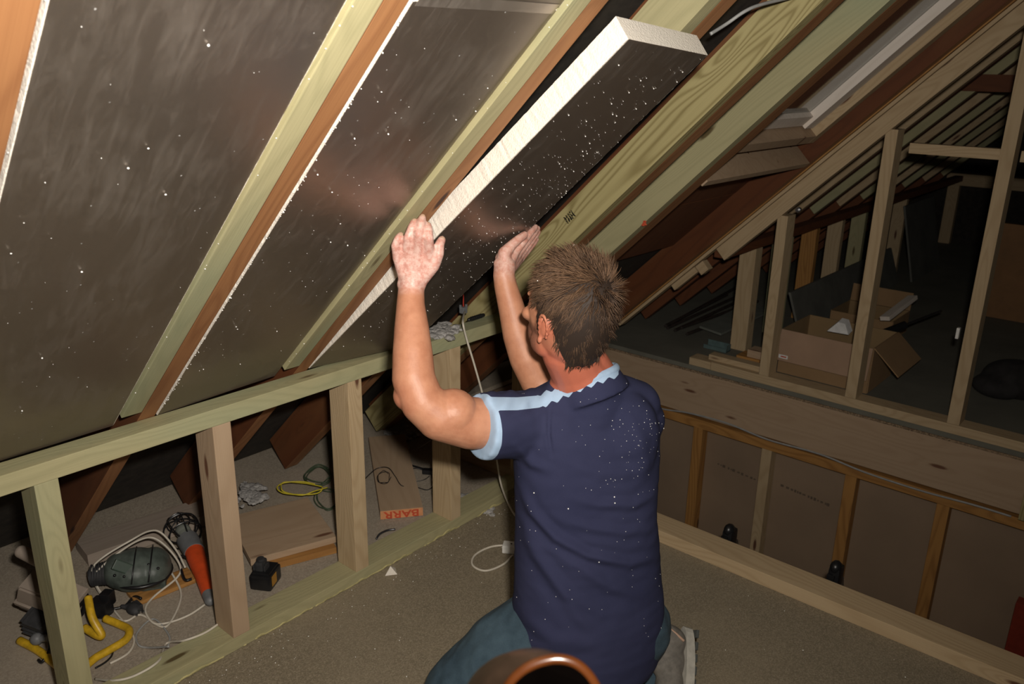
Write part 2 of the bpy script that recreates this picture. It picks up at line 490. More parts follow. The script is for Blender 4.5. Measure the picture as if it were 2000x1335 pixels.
# ------------------------------------------------------------------ knee wall
timber('top_plate', (-0.0325, -0.9, 0.6705), (-0.0325, 2.33, 0.6705), 0.065, 0.044, (0, 0, 1), 'green_pine')
tag(bpy.data.objects['top_plate'], 'long pale green top plate under the foil boards, on top of the short studs', 'beam')
pl = timber('bottom_plate', (-0.045, -0.9, 0.0195), (-0.045, 2.14, 0.0195), 0.09, 0.038, (0, 0, 1), 'green_pine')
tag(pl, 'pale green bottom plate nailed to the floor along the foot of the short studs', 'timber')
def glue_fn(bm):
    for y in np.arange(0.3, 2.12, 0.006):
        k_ = mnoise.noise(Vector((0, y * 9, 0))) + .5 * mnoise.noise(Vector((3, y * 40, 0)))
        if k_ > -.15: sphere(bm, (0.0, y, 0.002 + max(0, k_) * .015), .0028 + .004 * max(0, k_), 1, (0.9, 2.2, 1))
gl = mesh_obj('glue_bead', glue_fn, 'glue', smooth=True)
tag(gl, 'rough yellowish glue bead along the floor at the foot of the bottom plate', 'glue', kind='stuff')
studs = [
    (0.533, 0.581, 'green_pine', 'leftmost short stud of the low wall, in front of the yellow work lamp'),
    (0.937, 0.986, 'pink_pine', 'short stud of the low wall between the caged lamp and the black battery'),
    (1.349, 1.397, 'pale_pine', 'short stud of the low wall between the battery and the orange-ended box'),
    (1.752, 1.798, 'pale_pine', 'clean short stud of the low wall directly below the upper arm of the person'),
    (2.155, 2.20, 'pale_pine', 'short stud of the low wall behind the person, right of the hanging cable'),
    (0.10, 0.147, 'pale_pine', 'short stud of the low wall outside the left edge of the picture')]
for y0, y1, mt, lb in studs:
    if y0 < 0.3: continue
    s = tbox('wall_stud', (-0.088, y0, 0.0387 if y0 < 2.1 else 0.0005), (-0.001, y1, 0.648), mt)
    tag(s, lb, 'stud', 'studs of the low wall')

# ------------------------------------------------------------------ rafters
def rafter(y0, y1, lb, a0=-0.97, a1=RL - 0.08, mat='brown_rafter', group='brown rafters', nd0=0.0, nd1=0.13):
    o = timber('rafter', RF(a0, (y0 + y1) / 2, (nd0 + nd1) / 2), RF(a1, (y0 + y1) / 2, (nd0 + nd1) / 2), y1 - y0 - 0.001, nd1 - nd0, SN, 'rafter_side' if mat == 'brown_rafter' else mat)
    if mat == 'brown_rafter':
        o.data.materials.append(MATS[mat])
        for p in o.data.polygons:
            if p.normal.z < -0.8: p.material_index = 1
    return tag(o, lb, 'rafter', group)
rafter(0.322, 0.369, 'leftmost brown rafter, at the top left corner of the picture')
rafter(0.788, 0.832, 'brown rafter between the big left foil board and the second foil board')
rafter(1.218, 1.264, 'brown rafter directly left of the white foam edge of the held board')
rafter(1.622, 1.680, 'brown rafter behind the top right corner of the held board')
rafter(2.112, 2.177, 'brown rafter under the widest grainy green timber right of the held board')
rafter(2.498, 2.578, 'brown rafter beside the left edge of the roof window')
rafter(3.47, 3.525, 'dark brown rafter on the right side of the roof window')
def sister(y0, y1, lb, a0=0.045, mat='green_pine', nd0=0.0, nd1=0.1):
    o = timber('sister_timber', RF(a0, (y0 + y1) / 2, (nd0 + nd1) / 2), RF(RL - 0.1, (y0 + y1) / 2, (nd0 + nd1) / 2), y1 - y0 - 0.001, nd1 - nd0, SN, mat)
    return tag(o, lb, 'timber', 'pale green timbers fixed along the rafters')
sister(0.275, 0.322, 'pale timber beside the leftmost brown rafter, at the left picture edge')
sister(0.740, 0.788, 'pale green timber strip on the right edge of the big left foil board')
sister(1.170, 1.218, 'pale green timber strip left of the brown rafter that the left hand touches')
sister(1.574, 1.622, 'short visible green timber above the top end of the held board')
gA = sister(2.063, 2.112, 'widest green timber with bold cathedral grain, knots and a black stamp, above the head', -0.95, 'grain_pine')
sister(2.450, 2.498, 'smooth greenish timber left of the roof window, red mark near its lower end', 0.06)
# black grading stamp on the grainy timber
def stamp(bm):
    rr = random.Random(3)
    c = YP(1113, 424, 2.062); 
    for r in range(5):
        for k in range(4):
            for q_ in range(2):
                p = c + SD * (r * 0.0085 - 0.017 + rr.uniform(-.002, .002)) + SN * (k * 0.006 - 0.009 + q_ * 0.003)
                add_box(bm, p, (rr.uniform(.003, .006), 0.0012, rr.uniform(.0015, .0035)))
local(mesh_obj('grading_stamp', stamp, 'black_plastic'), gA)

gB = bpy.data.objects['sister_timber.005']
def redmark(bm):
    c = YP(1258, 436, 2.4485)
    for k, (a, n_) in enumerate(((0, 0), (.006, .003), (-.007, -.002), (.001, -.005))): sphere(bm, c + SD * a + SN * n_, 1.0, 2, (.007, .0009, .004))
local(mesh_obj('red_mark', redmark, 'red_ink', None, True), gB)

# ------------------------------------------------------------------ insulation boards
def ins_board(label, BL, BR, TR, TL, thick, n=120, jit=0.0003, name='insulation_board', group=None, seed=1):
    rr = random.Random(seed)
    BL, BR, TR, TL = map(Vector, (BL, BR, TR, TL))
    nrm = (BR - BL).cross(TL - BL).normalized()
    if nrm.dot(SN) < 0: nrm = -nrm
    up = nrm * thick
    root = thing(name, (BL + BR) / 2, label, 'insulation board', group)
    L = []; R = []
    for i in range(n + 1):
        t = i / n
        L.append(BL.lerp(TL, t)); R.append(BR.lerp(TR, t))
    ww = (BR - BL).normalized()
    jl = [rr.gauss(0, jit) for _ in L]; jr = [rr.gauss(0, jit) for _ in L]
    def core(bm):
        rows = []
        for i in range(n + 1):
            a = L[i] - ww * jl[i]; b = R[i] + ww * jr[i]
            rows.append([bm.verts.new(p) for p in (a + nrm * .0006, b + nrm * .0006, b + up - ww * rr.gauss(0, jit), b * 0.5 + a * 0.5 + up, a + up + ww * rr.gauss(0, jit), a + up * 0.5 - ww * rr.gauss(0, jit * 1.3))])
        k = len(rows[0])
        for a, b in zip(rows[:-1], rows[1:]):
            for j in range(k): bm.faces.new((a[j], a[(j + 1) % k], b[(j + 1) % k], b[j]))
        bm.faces.new(rows[0][::-1]); bm.faces.new(rows[-1])
    local(mesh_obj('foam_core', core, 'foam_edge'), root)
    def face(bm):
        rows = []
        for i in range(n + 1):
            row = []
            for k in range(9):
                u = k / 8; p = (L[i] + ww * (0.0015 + abs(rr.gauss(0, jit * .5)))).lerp(R[i] - ww * (0.0015 + abs(rr.gauss(0, jit * .5))), u)
                row.append(bm.verts.new(p + nrm * (-0.0002 + 0.0010 * mnoise.noise(p * 7) * math.sin(u * 3.14))))
            rows.append(row)
        for a, b in zip(rows[:-1], rows[1:]):
            for j in range(8): bm.faces.new((a[j], a[j + 1], b[j + 1], b[j]))
        r = bmesh.ops.solidify(bm, geom=bm.faces[:], thickness=0.0005)
    local(mesh_obj('foil_facing', face, 'foil', smooth=True), root)
    return root
def board(label, y0, y1, a0, a1, n0, n1, seed): return ins_board(label, RF(a0, y0, n0), RF(a0, y1, n1), RF(a1, y1, n1), RF(a1, y0, n0), 0.05, seed=seed)
board('largest foil-faced insulation board, filling the roof at the left, smeared with hand marks', 0.374, 0.736, 0.0, 1.62, 0.0006, 0.006, 2)
board('foil-faced insulation board between the two pale green strips, lower of its bay', 0.836, 1.167, 0.0, 1.262, -0.0009, 0.010, 3)
board('foil-faced insulation board above the taped joint in the second bay', 0.836, 1.167, 1.268, 2.6, -0.0008, 0.010, 4)
board('foil-faced insulation board left of the leftmost brown rafter', -0.05, 0.271, 0.0, 1.62, -0.003, 0.006, 5)
BD = ins_board('foil-faced insulation board with thick white foam edges being pushed up by the person',
    RF(0.003, 1.268, 0.001), RF(0.07, 1.573, -0.046), RF(1.262, 1.585, -0.074), RF(1.288, 1.268, -0.073), 0.05, n=160, jit=0.0003, seed=9)
tp = mesh_obj('foil_tape', lambda bm: prism_bm(bm, [RF(1.255, 0.845, -0.0022), RF(1.255, 1.16, 0.0085), RF(1.275, 1.16, 0.0085), RF(1.275, 0.845, -0.0022)], SN * 0.0008), 'foil')
tag(tp, 'strip of foil tape across the joint at the top of the second bay', 'tape')

# foam crumbs: rafter edges, foil and plate
def crumbs(bm):
    rr = random.Random(5)
    def c(p, r): bmesh.ops.create_icosphere(bm, subdivisions=1, radius=r, matrix=Matrix.Translation(p) @ Matrix.Diagonal((rr.uniform(.7, 1.3), rr.uniform(.7, 1.3), rr.uniform(.6, 1.2), 1)))
    for yy, n_, nd in ((0.834, 90, -0.003), (0.739, 12, 0.0), (1.169, 20, 0.004), (0.370, 16, -0.002)):
        for _ in range(n_): c(RF(rr.uniform(0.05, 1.3), yy + rr.gauss(0, .0015), nd - rr.uniform(0, .003)), rr.uniform(.0006, .0015))
    for _ in range(90):
        y = rr.choice((rr.uniform(.40, .72), rr.uniform(.85, 1.15), rr.uniform(.85, 1.15))); a = rr.uniform(.1, 1.2)
        t = (y - 0.374) / .362 if y < .8 else (y - .836) / .331
        c(RF(a, y, -0.004 + 0.011 * t - .0015), rr.choice((.0005, .0006, .0008, .0015)))
tag(mesh_obj('foam_crumbs', crumbs, 'crumb'), 'tiny white foam crumbs clinging to the foil boards and rafter edges', 'foam crumbs', kind='stuff')
def crumbs2(bm):
    rr = random.Random(6)
    for _ in range(420):
        t = min(1, abs(rr.gauss(0.62, .3))); u = rr.random() ** 0.9
        if u < .02 or u > .98 or t < .03 or t > .99: continue
        a = RF(0.003, 1.268, 0.001).lerp(RF(1.288, 1.268, -0.073), t); b = RF(0.07, 1.585, -0.046).lerp(RF(1.262, 1.585, -0.074), t)
        p = a.lerp(b, u) - SN * 0.0012
        bmesh.ops.create_icosphere(bm, subdivisions=1, radius=rr.choice((.0004, .0005, .0006, .0008, .0013)), matrix=Matrix.Translation(p))
oc = mesh_obj('foam_crumbs', crumbs2, 'crumb'); local(oc, BD); oc['kind'] = 'stuff'

# ------------------------------------------------------------------ curb and stairwell
cu = timber('floor_curb', (-0.5, 2.213, 0.0225), (3.6, 2.232, 0.0225), 0.098, 0.044, (0, 0, 1), 'pale_pine')
tag(cu, 'pale timber curb lying on the floor along the edge of the stairwell', 'timber')
bz0, bz1 = -0.157, 0.066
bmn = tbox('beam', (-0.95, YB, bz0), (1.385, YB + 0.07, bz1), 'pink_pine'); tag(bmn, 'deep knotty horizontal beam across the far side of the stairwell', 'beam')
tag(tbox('beam_block', (1.388, YB - 0.05, bz0 + 0.0), (1.45, YB + 0.07, 0.03), 'grain_pine'), 'small green wooden block at the right end of the deep beam', 'block')
tag(tbox('deck_edge', (-0.95, YB - 0.004, 0.067), (4.3, YB + 0.06, 0.0775), 'chip_edge'), 'thin chipboard strip on top of the deep beam', 'chipboard strip')
bp = tbox('sole_plate', (0.0, YB + 0.001, 0.1005), (4.3, YB + 0.09, 0.141), 'pale_pine'); tag(bp, 'pale sole plate under the tall partition studs, on top of the chipboard strip', 'timber')
nb = tbox('batten_offcut', (-0.12, YB + 0.004, 0.1005), (-0.003, YB + 0.085, 0.138), 'pale_pine'); tag(nb, 'short timber at the left end of the sole plate, behind the head', 'timber')
nb = tbox('batten', (-0.03, YB + 0.03, 0.1415), (0.235, YB + 0.085, 0.168), 'pale_pine'); tag(nb, 'thin batten lying on top of the sole plate right of the head of the person', 'timber')
lw = tbox('lower_wall_plate', (-0.79, YB + 0.005, -0.222), (4.3, YB + 0.072, -0.176), 'amber_pine'); tag(lw, 'thin amber wall plate just below the deep beam, carrying a grey cable', 'timber')
for x, mt, lb in ((-0.055, 'amber_pine', 'amber stud below the beam nearest the back of the person'), (0.290, 'pale_pine', 'pale stud below the beam, second from the back of the person'),
                  (0.680, 'amber_pine', 'amber knotty stud below the beam, behind the right ladder cap'), (1.085, 'amber_pine', 'amber stud below the right part of the beam')):
    x = YP({-0.055: 1352, 0.290: 1484, 0.680: 1645, 1.085: 1822}[x], {-0.055: 900, 0.290: 930, 0.680: 980, 1.085: 1030}[x], YB + 0.03).x
    s = tbox('lower_stud', (x, YB + 0.012, -2.49), (x + 0.05, YB + 0.072, -0.2225), mt); tag(s, lb, 'stud', 'studs below the beam')
rx = YP(1972, 1240, YB + 0.0).x
tag(tbox('red_post', (rx, YB - 0.07, -2.49), (rx + 0.09, YB - 0.012, -0.50), 'red_paint'), 'dark red post low in the stairwell at the right picture edge', 'post')
cpts = [YP(1225, 775, YB - 0.006), YP(1290, 797, YB - 0.008), YP(1345, 806, YB - 0.008), YP(1420, 826, YB - 0.008), YP(1500, 858, YB - 0.007), YP(1600, 886, YB - 0.008), YP(1690, 922, YB - 0.008), YP(1800, 958, YB - 0.007), YP(1900, 985, YB - 0.008), YP(1975, 1008, YB - 0.008)]
tag(tube('grey_cable', cpts, 0.0045, 'grey_cable'), 'grey cable running along the seam under the deep beam', 'cable')
# faint print on the back of the plasterboard
def prints(bm):
    rr = random.Random(4)
    for x0 in (0.06, 0.40):
        x = x0
        while x < x0 + 0.24:
            w_ = rr.uniform(.006, .016)
            add_box(bm, (x, 3.6245, -0.415 - (x - x0) * 0.08), (w_, 0.001, rr.uniform(.006, .016))); x += w_ + rr.uniform(.003, .014)
local(mesh_obj('printed_marks', prints, 'board_ink'), bpy.data.objects['wall_below_beam'])

# ladder standing in the stairwell
lad = thing('ladder', (0.95, 2.95, -2.5), 'aluminium ladder in the stairwell, only its two black-capped ends showing above the curb', 'ladder')
tops = [YP(1424, 1040, 2.36), YP(1632, 1113, 2.36)]
feet = []
for t in tops:
    b = Vector((t.x + 0.05, 3.05, -2.49)); feet.append(b); d = (t - b).normalized()
    timber('side_rail', b, t - d * 0.05, 0.03, 0.065, (0, 1, 0.3), 'steel', lad)
    def cap(bm, t=t, d=d):
        add_box(bm, t - d * 0.025, (0.036, 0.05, 0.075), 0.012)
        sphere(bm, t + Vector((0, 0, .012)), 0.024, 2, (.75, 1.0, .9))
        add_box(bm, t + Vector((-0.004, -0.024, -0.02)), (0.022, 0.01, 0.03), 0.003)
    local(mesh_obj('end_cap', cap, 'black_plastic', smooth=True), lad)
for k in range(1, 9):
    t = k / 9.2; a = feet[0].lerp(tops[0], t); b = feet[1].lerp(tops[1], t)
    bm = bmesh.new(); cyl(bm, a, b, 0.014, None, 12); local(link('rung', bm_mesh(bm), 'steel', smooth=True), lad)

# ------------------------------------------------------------------ partition beyond the stairwell
def pstud(u0, v0, u1, v1, lb, mt='pale_pine', wd=0.047):
    a = YP(u1, v1, YB + 0.002); t = YP(u0, v0, YB + 0.002)
    s = tbox('partition_stud', (a.x, YB + 0.002, 0.1415), (a.x + wd, YB + 0.088, t.z), mt)
    return tag(s, lb, 'stud', 'studs of the open partition')
s0 = pstud(1521, 420, 1481, 739, 'shortest partition stud, left of the large cardboard box')
s1 = pstud(1735, 252, 1648, 784, 'middle partition stud, in front of the right end of the large cardboard box')
s2 = pstud(1982, 10, 1847, 834, 'tallest partition stud at the right, orange tinged edge', 'amber_pine' if False else 'pale_pine')
zr = YP(1850, 295, YB + 0.03).z
tag(tbox('partition_rail', (0.742, YB + 0.02, zr - 0.018), (1.078, YB + 0.065, zr + 0.022), 'pale_pine'), 'short horizontal rail between the middle and the tallest partition stud', 'rail', 'rails of the partition')
tag(tbox('partition_rail', (1.13, YB + 0.02, zr - 0.020), (1.8, YB + 0.065, zr + 0.020), 'pale_pine'), 'horizontal rail right of the tallest partition stud at the picture edge', 'rail', 'rails of the partition')
tag(tbox('cripple_post', (1.165, YB + 0.03, zr + 0.0205), (1.20, YB + 0.08, 1.55), 'brown_rafter'), 'dark brown post standing on the right rail beside the tallest partition stud', 'post')
# sloping head of the partition
def slope_t(name, lb, y0, y1, n0, n1, a0, a1, mt, cat='timber', group=None):
    o = timber(name, RF(a0, (y0 + y1) / 2, (n0 + n1) / 2), RF(a1, (y0 + y1) / 2, (n0 + n1) / 2), y1 - y0, n1 - n0, SN, mt)
    return tag(o, lb, cat, group)
def al_of(p): return (p - P0).dot(SD)
aT = al_of(YP(1408, 498, YB))
slope_t('sloping_timber', 'broad pale sloping head timber above the partition studs', YB - 0.004, YB + 0.04, -0.088, -0.022, aT, 3.0, 'pale_pine')
slope_t('sloping_batten', 'thin pale sloping batten along the top of the broad sloping head timber', YB - 0.012, YB + 0.04, -0.020, -0.006, al_of(YP(1216, 640, YB)), 3.0, 'pale_pine')
slope_t('sloping_batten', 'darker thin sloping batten just under the dark brown rafter right of the roof window', YB - 0.02, YB + 0.04, -0.004, 0.016, al_of(YP(1216, 625, YB)), 3.0, 'amber_pine')
aK = al_of(YP(1392, 520, YB + .05))
slope_t('noggin_block', 'small pale block notched under the lower end of the sloping head', YB + 0.0, YB + 0.045, -0.075, -0.024, aK - 0.05, aK - 0.001 + 0.0, 'pale_pine', 'block')
aK2 = al_of(YP(1315, 556, YB + .02))
slope_t('pale_strip', 'pale strip under the sloping batten left of the small block', YB, YB + 0.04, -0.052, -0.022, aK2, aK - 0.055, 'pale_pine')

# far side of the roof: rafters continue, low wall continues
k = 0
for y in (3.95, 4.34, 4.74, 5.14, 5.55, 5.95, 6.4, 6.9, 7.4):
    mt = ('green_pine', 'pale_pine')[k % 2]
    where = ('first', 'second', 'third', 'fourth', 'fifth', 'sixth', 'seventh', 'eighth', 'ninth')[k]
    o = timber('sister_timber', RF(0.05, y, 0.05), RF(3.1, y, 0.05), 0.046, 0.10, SN, mt)
    tag(o, where + ' pale rafter timber beyond the partition, counted from the partition', 'timber', 'rafter timbers beyond the partition')
    rafter(y + 0.025, y + 0.075, where + ' dark rafter beyond the partition, counted from the partition', a0=-0.80, group='dark rafters beyond the partition', mat='dark_board')
    if k < 7:
        s = tbox('wall_stud', (-0.088, y - 0.02, 0.1005), (-0.001, y + (0.055 if k < 2 else 0.026), 0.645), ('pale_pine', 'green_pine', 'amber_pine')[k % 3])
        tag(s, where + ' short stud of the low wall beyond the partition', 'stud', 'low wall studs beyond the partition')
    k += 1
tag(timber('top_plate', (-0.0325, 3.60, 0.668), (-0.0325, 7.9, 0.668), 0.062, 0.044, (0, 0, 1), 'dark_board'), 'dark top plate of the low wall beyond the partition', 'beam')
tag(tbox('tie_rail', (0.05, 4.7, 1.42), (3.2, 4.745, 1.50), 'dark_board'), 'dark horizontal tie rail deep in the loft above the doorway frame', 'rail')

# ------------------------------------------------------------------ roof window
wy0, wy1 = 2.585, 3.462
tr = slope_t('window_trimmer', 'pinkish raw-edged trimmer board across the roof below the roof window', wy0, wy1, -0.004, 0.10, 0.612, 0.640, 'pink_pine', 'timber')
fr = thing('window_1', RF(0.7, 3.0, 0.1), None, None); fr['kind'] = 'structure'
def wpart(name, y0, y1, n0, n1, a0, a1, mt):
    timber(name, RF(a0, (y0 + y1) / 2, (n0 + n1) / 2), RF(a1, (y0 + y1) / 2, (n0 + n1) / 2), y1 - y0, n1 - n0, SN, mt, fr)
wpart('window_frame', 3.40, 3.458, 0.052, 0.128, 0.70, 2.1, 'pale_pine')
wpart('window_frame', 2.59, 2.64, 0.052, 0.128, 0.70, 2.1, 'pale_pine')
wpart('window_frame', 2.64, 3.40, 0.052, 0.128, 0.70, 0.745, 'pink_pine')
wpart('window_frame', 2.64, 3.40, 0.052, 0.128, 2.05, 2.1, 'pale_pine')
wpart('window_sash', 3.31, 3.395, 0.085, 0.17, 0.755, 2.04, 'white_lining')
wpart('window_sash', 2.645, 2.70, 0.10, 0.16, 0.755, 2.04, 'white_lining')
wpart('window_sash', 2.70, 3.31, 0.10, 0.16, 0.755, 0.81, 'white_lining')
wpart('window_sash', 2.70, 3.31, 0.10, 0.16, 1.98, 2.04, 'white_lining')
local(mesh_obj('window_glass', lambda bm: prism_bm(bm, [RF(0.81, 2.70, 0.122), RF(0.81, 3.31, 0.122), RF(1.98, 3.31, 0.122), RF(1.98, 2.70, 0.122)], SN * 0.006), 'night_glass'), fr)
dk = slope_t('sarking_board', 'dark reddish sarking board filling the roof below the roof window, upper of two', wy0, 3.465, 0.105, 0.118, 0.30, 0.605, 'dark_board', 'board', 'dark sarking boards')
dk = slope_t('sarking_board', 'dark reddish sarking board low on the roof behind the head, lower of two', wy0, 3.465, 0.106, 0.119, -0.10, 0.294, 'dark_board', 'board', 'dark sarking boards')
# cable slung between the rafters at the top
tag(tube('grey_cable', [RP(1388, 66, 0.02), RP(1420, 46, 0.03), RP(1455, 22, 0.03), RP(1490, 8, 0.035), RP(1560, -8, 0.05)], 0.004, 'grey_cable'), 'grey cable slung across the rafters above the top end of the held board', 'cable')

# ================================================================== THE PERSON
from mathutils.bvhtree import BVHTree
UP = Vector((0, 0, 1))
BR_ = Vector((0.44, 0.898, 0)).normalized()     # the body's right
BF = Vector((-0.898, 0.44, 0)).normalized()     # the way it faces
PX = thing('person', W(1150, 1290, 2.05) * 1.0, 'person kneeling in navy T-shirt with light blue shoulder stripes, both hands raised to a board', 'person')
PX.matrix_world = Matrix.Translation(Vector((0.80, 1.42, 0.0))); PX.location = (0.80, 1.42, 0)

def ell_loft(bm, rows, seg=40, shrink=0.0, pw=2.3):
    rings = []
    for (u, v, d, a, b) in rows:
        c = W(u, v, d); ring = []
        for k in range(seg):
            t = k * 2 * math.pi / seg; cs, sn = math.cos(t), math.sin(t)
            x = math.copysign(abs(cs) ** (2 / pw), cs) * (a - shrink); y = math.copysign(abs(sn) ** (2 / pw), sn) * (b - shrink)
            ring.append(bm.verts.new(c + BR_ * x + BF * y))
        rings.append(ring)
    for p, q_ in zip(rings[:-1], rings[1:]):
        for k in range(seg): bm.faces.new((p[k], p[(k + 1) % seg], q_[(k + 1) % seg], q_[k]))
    bm.faces.new(rings[0][::-1]); bm.faces.new(rings[-1])
TORSO = [(1146, 742, 1.885, .085, .055), (1147, 757, 1.895, .130, .068), (1148, 780, 1.91, .163, .085), (1147, 830, 1.92, .180, .110), (1147, 900, 1.93, .176, .122), (1146, 1000, 1.94, .170, .122),
         (1148, 1100, 1.965, .178, .125), (1150, 1180, 1.985, .186, .136), (1148, 1240, 2.005, .188, .142), (1146, 1280, 2.015, .178, .138), (1144, 1296, 2.02, .165, .130)]

# --- head frame
HC = W(1112, 614, 1.79)
HF = Vector((-0.94, 0.23, 0.16)).normalized()
HL = UP.cross(HF).normalized()                  # towards the left ear
HU = HF.cross(HL).normalized()
HM = Matrix((( -HL.x, HF.x, HU.x), (-HL.y, HF.y, HU.y), (-HL.z, HF.z, HU.z))) * 1.055
HMI = HM.inverted()
def hp(x, y, z): return HC + HM @ Vector((x, y, z))
def hs(bm, c, sc, sub=3): sphere(bm, hp(*c), 1.0, sub, sc, HM)

# --- arms (pixel, pixel, depth)
def WP(l): return [W(*p) for p in l]
ARM_L = WP([(1045, 822, 1.88), (980, 826, 1.84), (920, 826, 1.80), (860, 812, 1.765), (826, 786, 1.75), (808, 740, 1.75), (806, 690, 1.76), (804, 640, 1.775), (802, 595, 1.79), (803, 568, 1.80), (806, 545, 1.80)])
RAD_L = [.050, .056, .057, .053, .0465, .0455, .0425, .037, .0305, .0285, .028]
ARM_R = WP([(1252, 812, 1.98), (1190, 806, 2.02), (1130, 797, 2.06), (1077, 778, 2.09), (1050, 742, 2.085), (1028, 700, 2.07), (1012, 655, 2.06), (1000, 605, 2.05), (988, 560, 2.04), (984, 538, 2.035), (986, 520, 2.04)])
RAD_R = [.048, .052, .052, .046, .044, .042, .038, .033, .0285, .0265, .027]
HAND_L = {  # wrist-to-tip chains
    'pinky': ([(792, 540, 1.80), (777, 503, 1.775), (772, 480, 1.755), (777, 466, 1.75), (782, 459, 1.755)], [.017, .0115, .0092, .0085, .0074]),
    'ring': ([(800, 540, 1.80), (795, 495, 1.772), (797, 464, 1.745), (804, 444, 1.742), (809, 433, 1.752)], [.018, .0122, .0098, .0090, .0080]),
    'middle': ([(810, 540, 1.80), (816, 491, 1.770), (817, 457, 1.738), (822, 437, 1.742), (825, 425, 1.755)], [.018, .0125, .0102, .0094, .0083]),
    'index': ([(818, 540, 1.80), (838, 494, 1.772), (838, 465, 1.742), (837, 449, 1.748), (836, 440, 1.758)], [.018, .0122, .0100, .0092, .0082]),
    'thumb': ([(820, 545, 1.80), (846, 518, 1.785), (857, 495, 1.775), (858, 478, 1.772), (863, 468, 1.780)], [.019, .0150, .0118, .0110, .0092])}
HAND_R = {
    'index': ([(988, 520, 2.04), (1006, 492, 2.055), (1024, 470, 2.060), (1038, 452, 2.075), (1046, 443, 2.09)], [.018, .0120, .0098, .0090, .0080]),
    'middle': ([(990, 522, 2.05), (1010, 496, 2.075), (1030, 472, 2.085), (1043, 456, 2.10), (1050, 446, 2.115)], [.018, .0122, .0100, .0092, .0082]),
    'ring': ([(993, 524, 2.06), (1014, 500, 2.095), (1033, 478, 2.11), (1045, 462, 2.125), (1051, 453, 2.135)], [.018, .0120, .0098, .0088, .0080]),
    'pinky': ([(995, 524, 2.065), (1016, 505, 2.115), (1033, 486, 2.13), (1043, 474, 2.14), (1048, 467, 2.15)], [.017, .0112, .0090, .0082, .0074]),
    'thumb': ([(984, 520, 2.035), (985, 494, 2.030), (1001, 477, 2.030), (1014, 466, 2.035), (1025, 458, 2.045)], [.019, .0165, .0125, .0112, .0096])}

def body_shape(bm):
    ell_loft(bm, TORSO, shrink=0.012)
    chain(bm, ARM_L, RAD_L); chain(bm, ARM_R, RAD_R)
    # deltoids, elbows and forearm muscle
    sphere(bm, W(799, 772, 1.757), .034, 3); sphere(bm, W(885, 806, 1.77), .053, 3)
    sphere(bm, W(1062, 795, 2.10), .030)
    for hnd in (HAND_L, HAND_R):
        for nm, (pts, rad) in hnd.items():
            P = WP(pts); chain(bm, P, rad, 12)
            if nm != 'thumb': sphere(bm, P[1], rad[1] * 1.08, 2); sphere(bm, P[2], rad[2] * 1.06, 2)
    # wrist breadth
    sphere(bm, W(790, 555, 1.80), .017); sphere(bm, W(818, 555, 1.80), .017)
    chain(bm, WP([(818, 545, 1.80), (834, 520, 1.788)]), [.018, .015])
    sphere(bm, W(975, 515, 2.035), .015); sphere(bm, W(981, 505, 2.045), .019)
    # neck and trapezius
    nb_, nt = W(1138, 745, 1.87), hp(0, -0.015, -0.075)
    chain(bm, [nb_, nb_.lerp(nt, .5), nt], [.070, .061, .060], 20)
    chain(bm, [W(1125, 705, 1.83), W(1092, 790, 1.89)], [.042, .036], 24); chain(bm, [W(1150, 705, 1.85), W(1215, 795, 1.95)], [.042, .036], 24)
    # head
    hs(bm, (0, -0.012, 0.030), (.0750, .0935, .093)); hs(bm, (0, 0.030, 0.000), (.067, .068, .090))
    hs(bm, (0, -0.012, -0.006), (.0735, .090, .108)); hs(bm, (0, 0.045, -0.055), (.054, .050, .055)); hs(bm, (0, 0.068, -0.092), (.028, .024, .022)); hs(bm, (0, 0.030, -0.080), (.052, .048, .032))
    for sx in (-1, 1):
        hs(bm, (sx * .052, .012, -.062), (.017, .034, .026)); hs(bm, (sx * .045, .066, -.018), (.022, .020, .016))   # jaw angle, cheekbone
        hs(bm, (sx * .028, .080, .020), (.024, .013, .008), 2)                # brow
        # ear: rim, lobe, bowl
        for k in range(14):
            t = -0.6 + k * 0.36
            hs(bm, (sx * (.0835 + .004 * math.sin(t + .4)), -.022 - .0155 * math.cos(t) , -.006 + .0275 * math.sin(t)), (.0042, .0050, .0050), 1)
        hs(bm, (sx * .077, -.020, -.008), (.0065, .014, .024), 2); hs(bm, (sx * .081, -.014, -.036), (.0050, .0070, .0085), 2)
    chain(bm, [hp(0, .092, .016), hp(0, .104, -.004), hp(0, .108, -.020)], [.0070, .0080, .0095]); hs(bm, (-.010, .100, -.024), (.007, .008, .006), 2); hs(bm, (.010, .100, -.024), (.007, .008, .006), 2)
    hs(bm, (0, .092, -.051), (.022, .010, .0055), 2); hs(bm, (0, .091, -.060), (.019, .010, .0065), 2); hs(bm, (0, .086, -.040), (.020, .012, .012), 2)
bm = bmesh.new(); body_shape(bm)
body = fuse(bm, 0.0026, 9, 0.5)
nkc = W(1120, 700, 1.83)
def ftn(x, a, b): return max(0.0, min(1.0, (x - a) / (b - a)))
def red_fn(p):
    l = HMI @ (p - HC)
    ear = ftn(.05 - (Vector((abs(l.x) - .08, l.y + .022, l.z + .008))).length, 0.0, 0.03)
    nape = ftn(.13 - (p - nkc).length, 0, .05)
    elb = 0.35 * ftn(.06 - (p - W(790, 775, 1.75)).length, 0, .04)
    return min(1, max(ear * .7, nape, elb))
def dust_fn(p):
    a = (p - W(803, 568, 1.80)).dot(-RD); b = (p - W(984, 538, 2.035)).dot(-RD)
    if (p - W(815, 500, 1.78)).length < .13: return ftn(a, -.012, .012)
    if (p - W(1010, 490, 2.06)).length < .14: return ftn(b, -.02, .02) * .8
    return 0.0
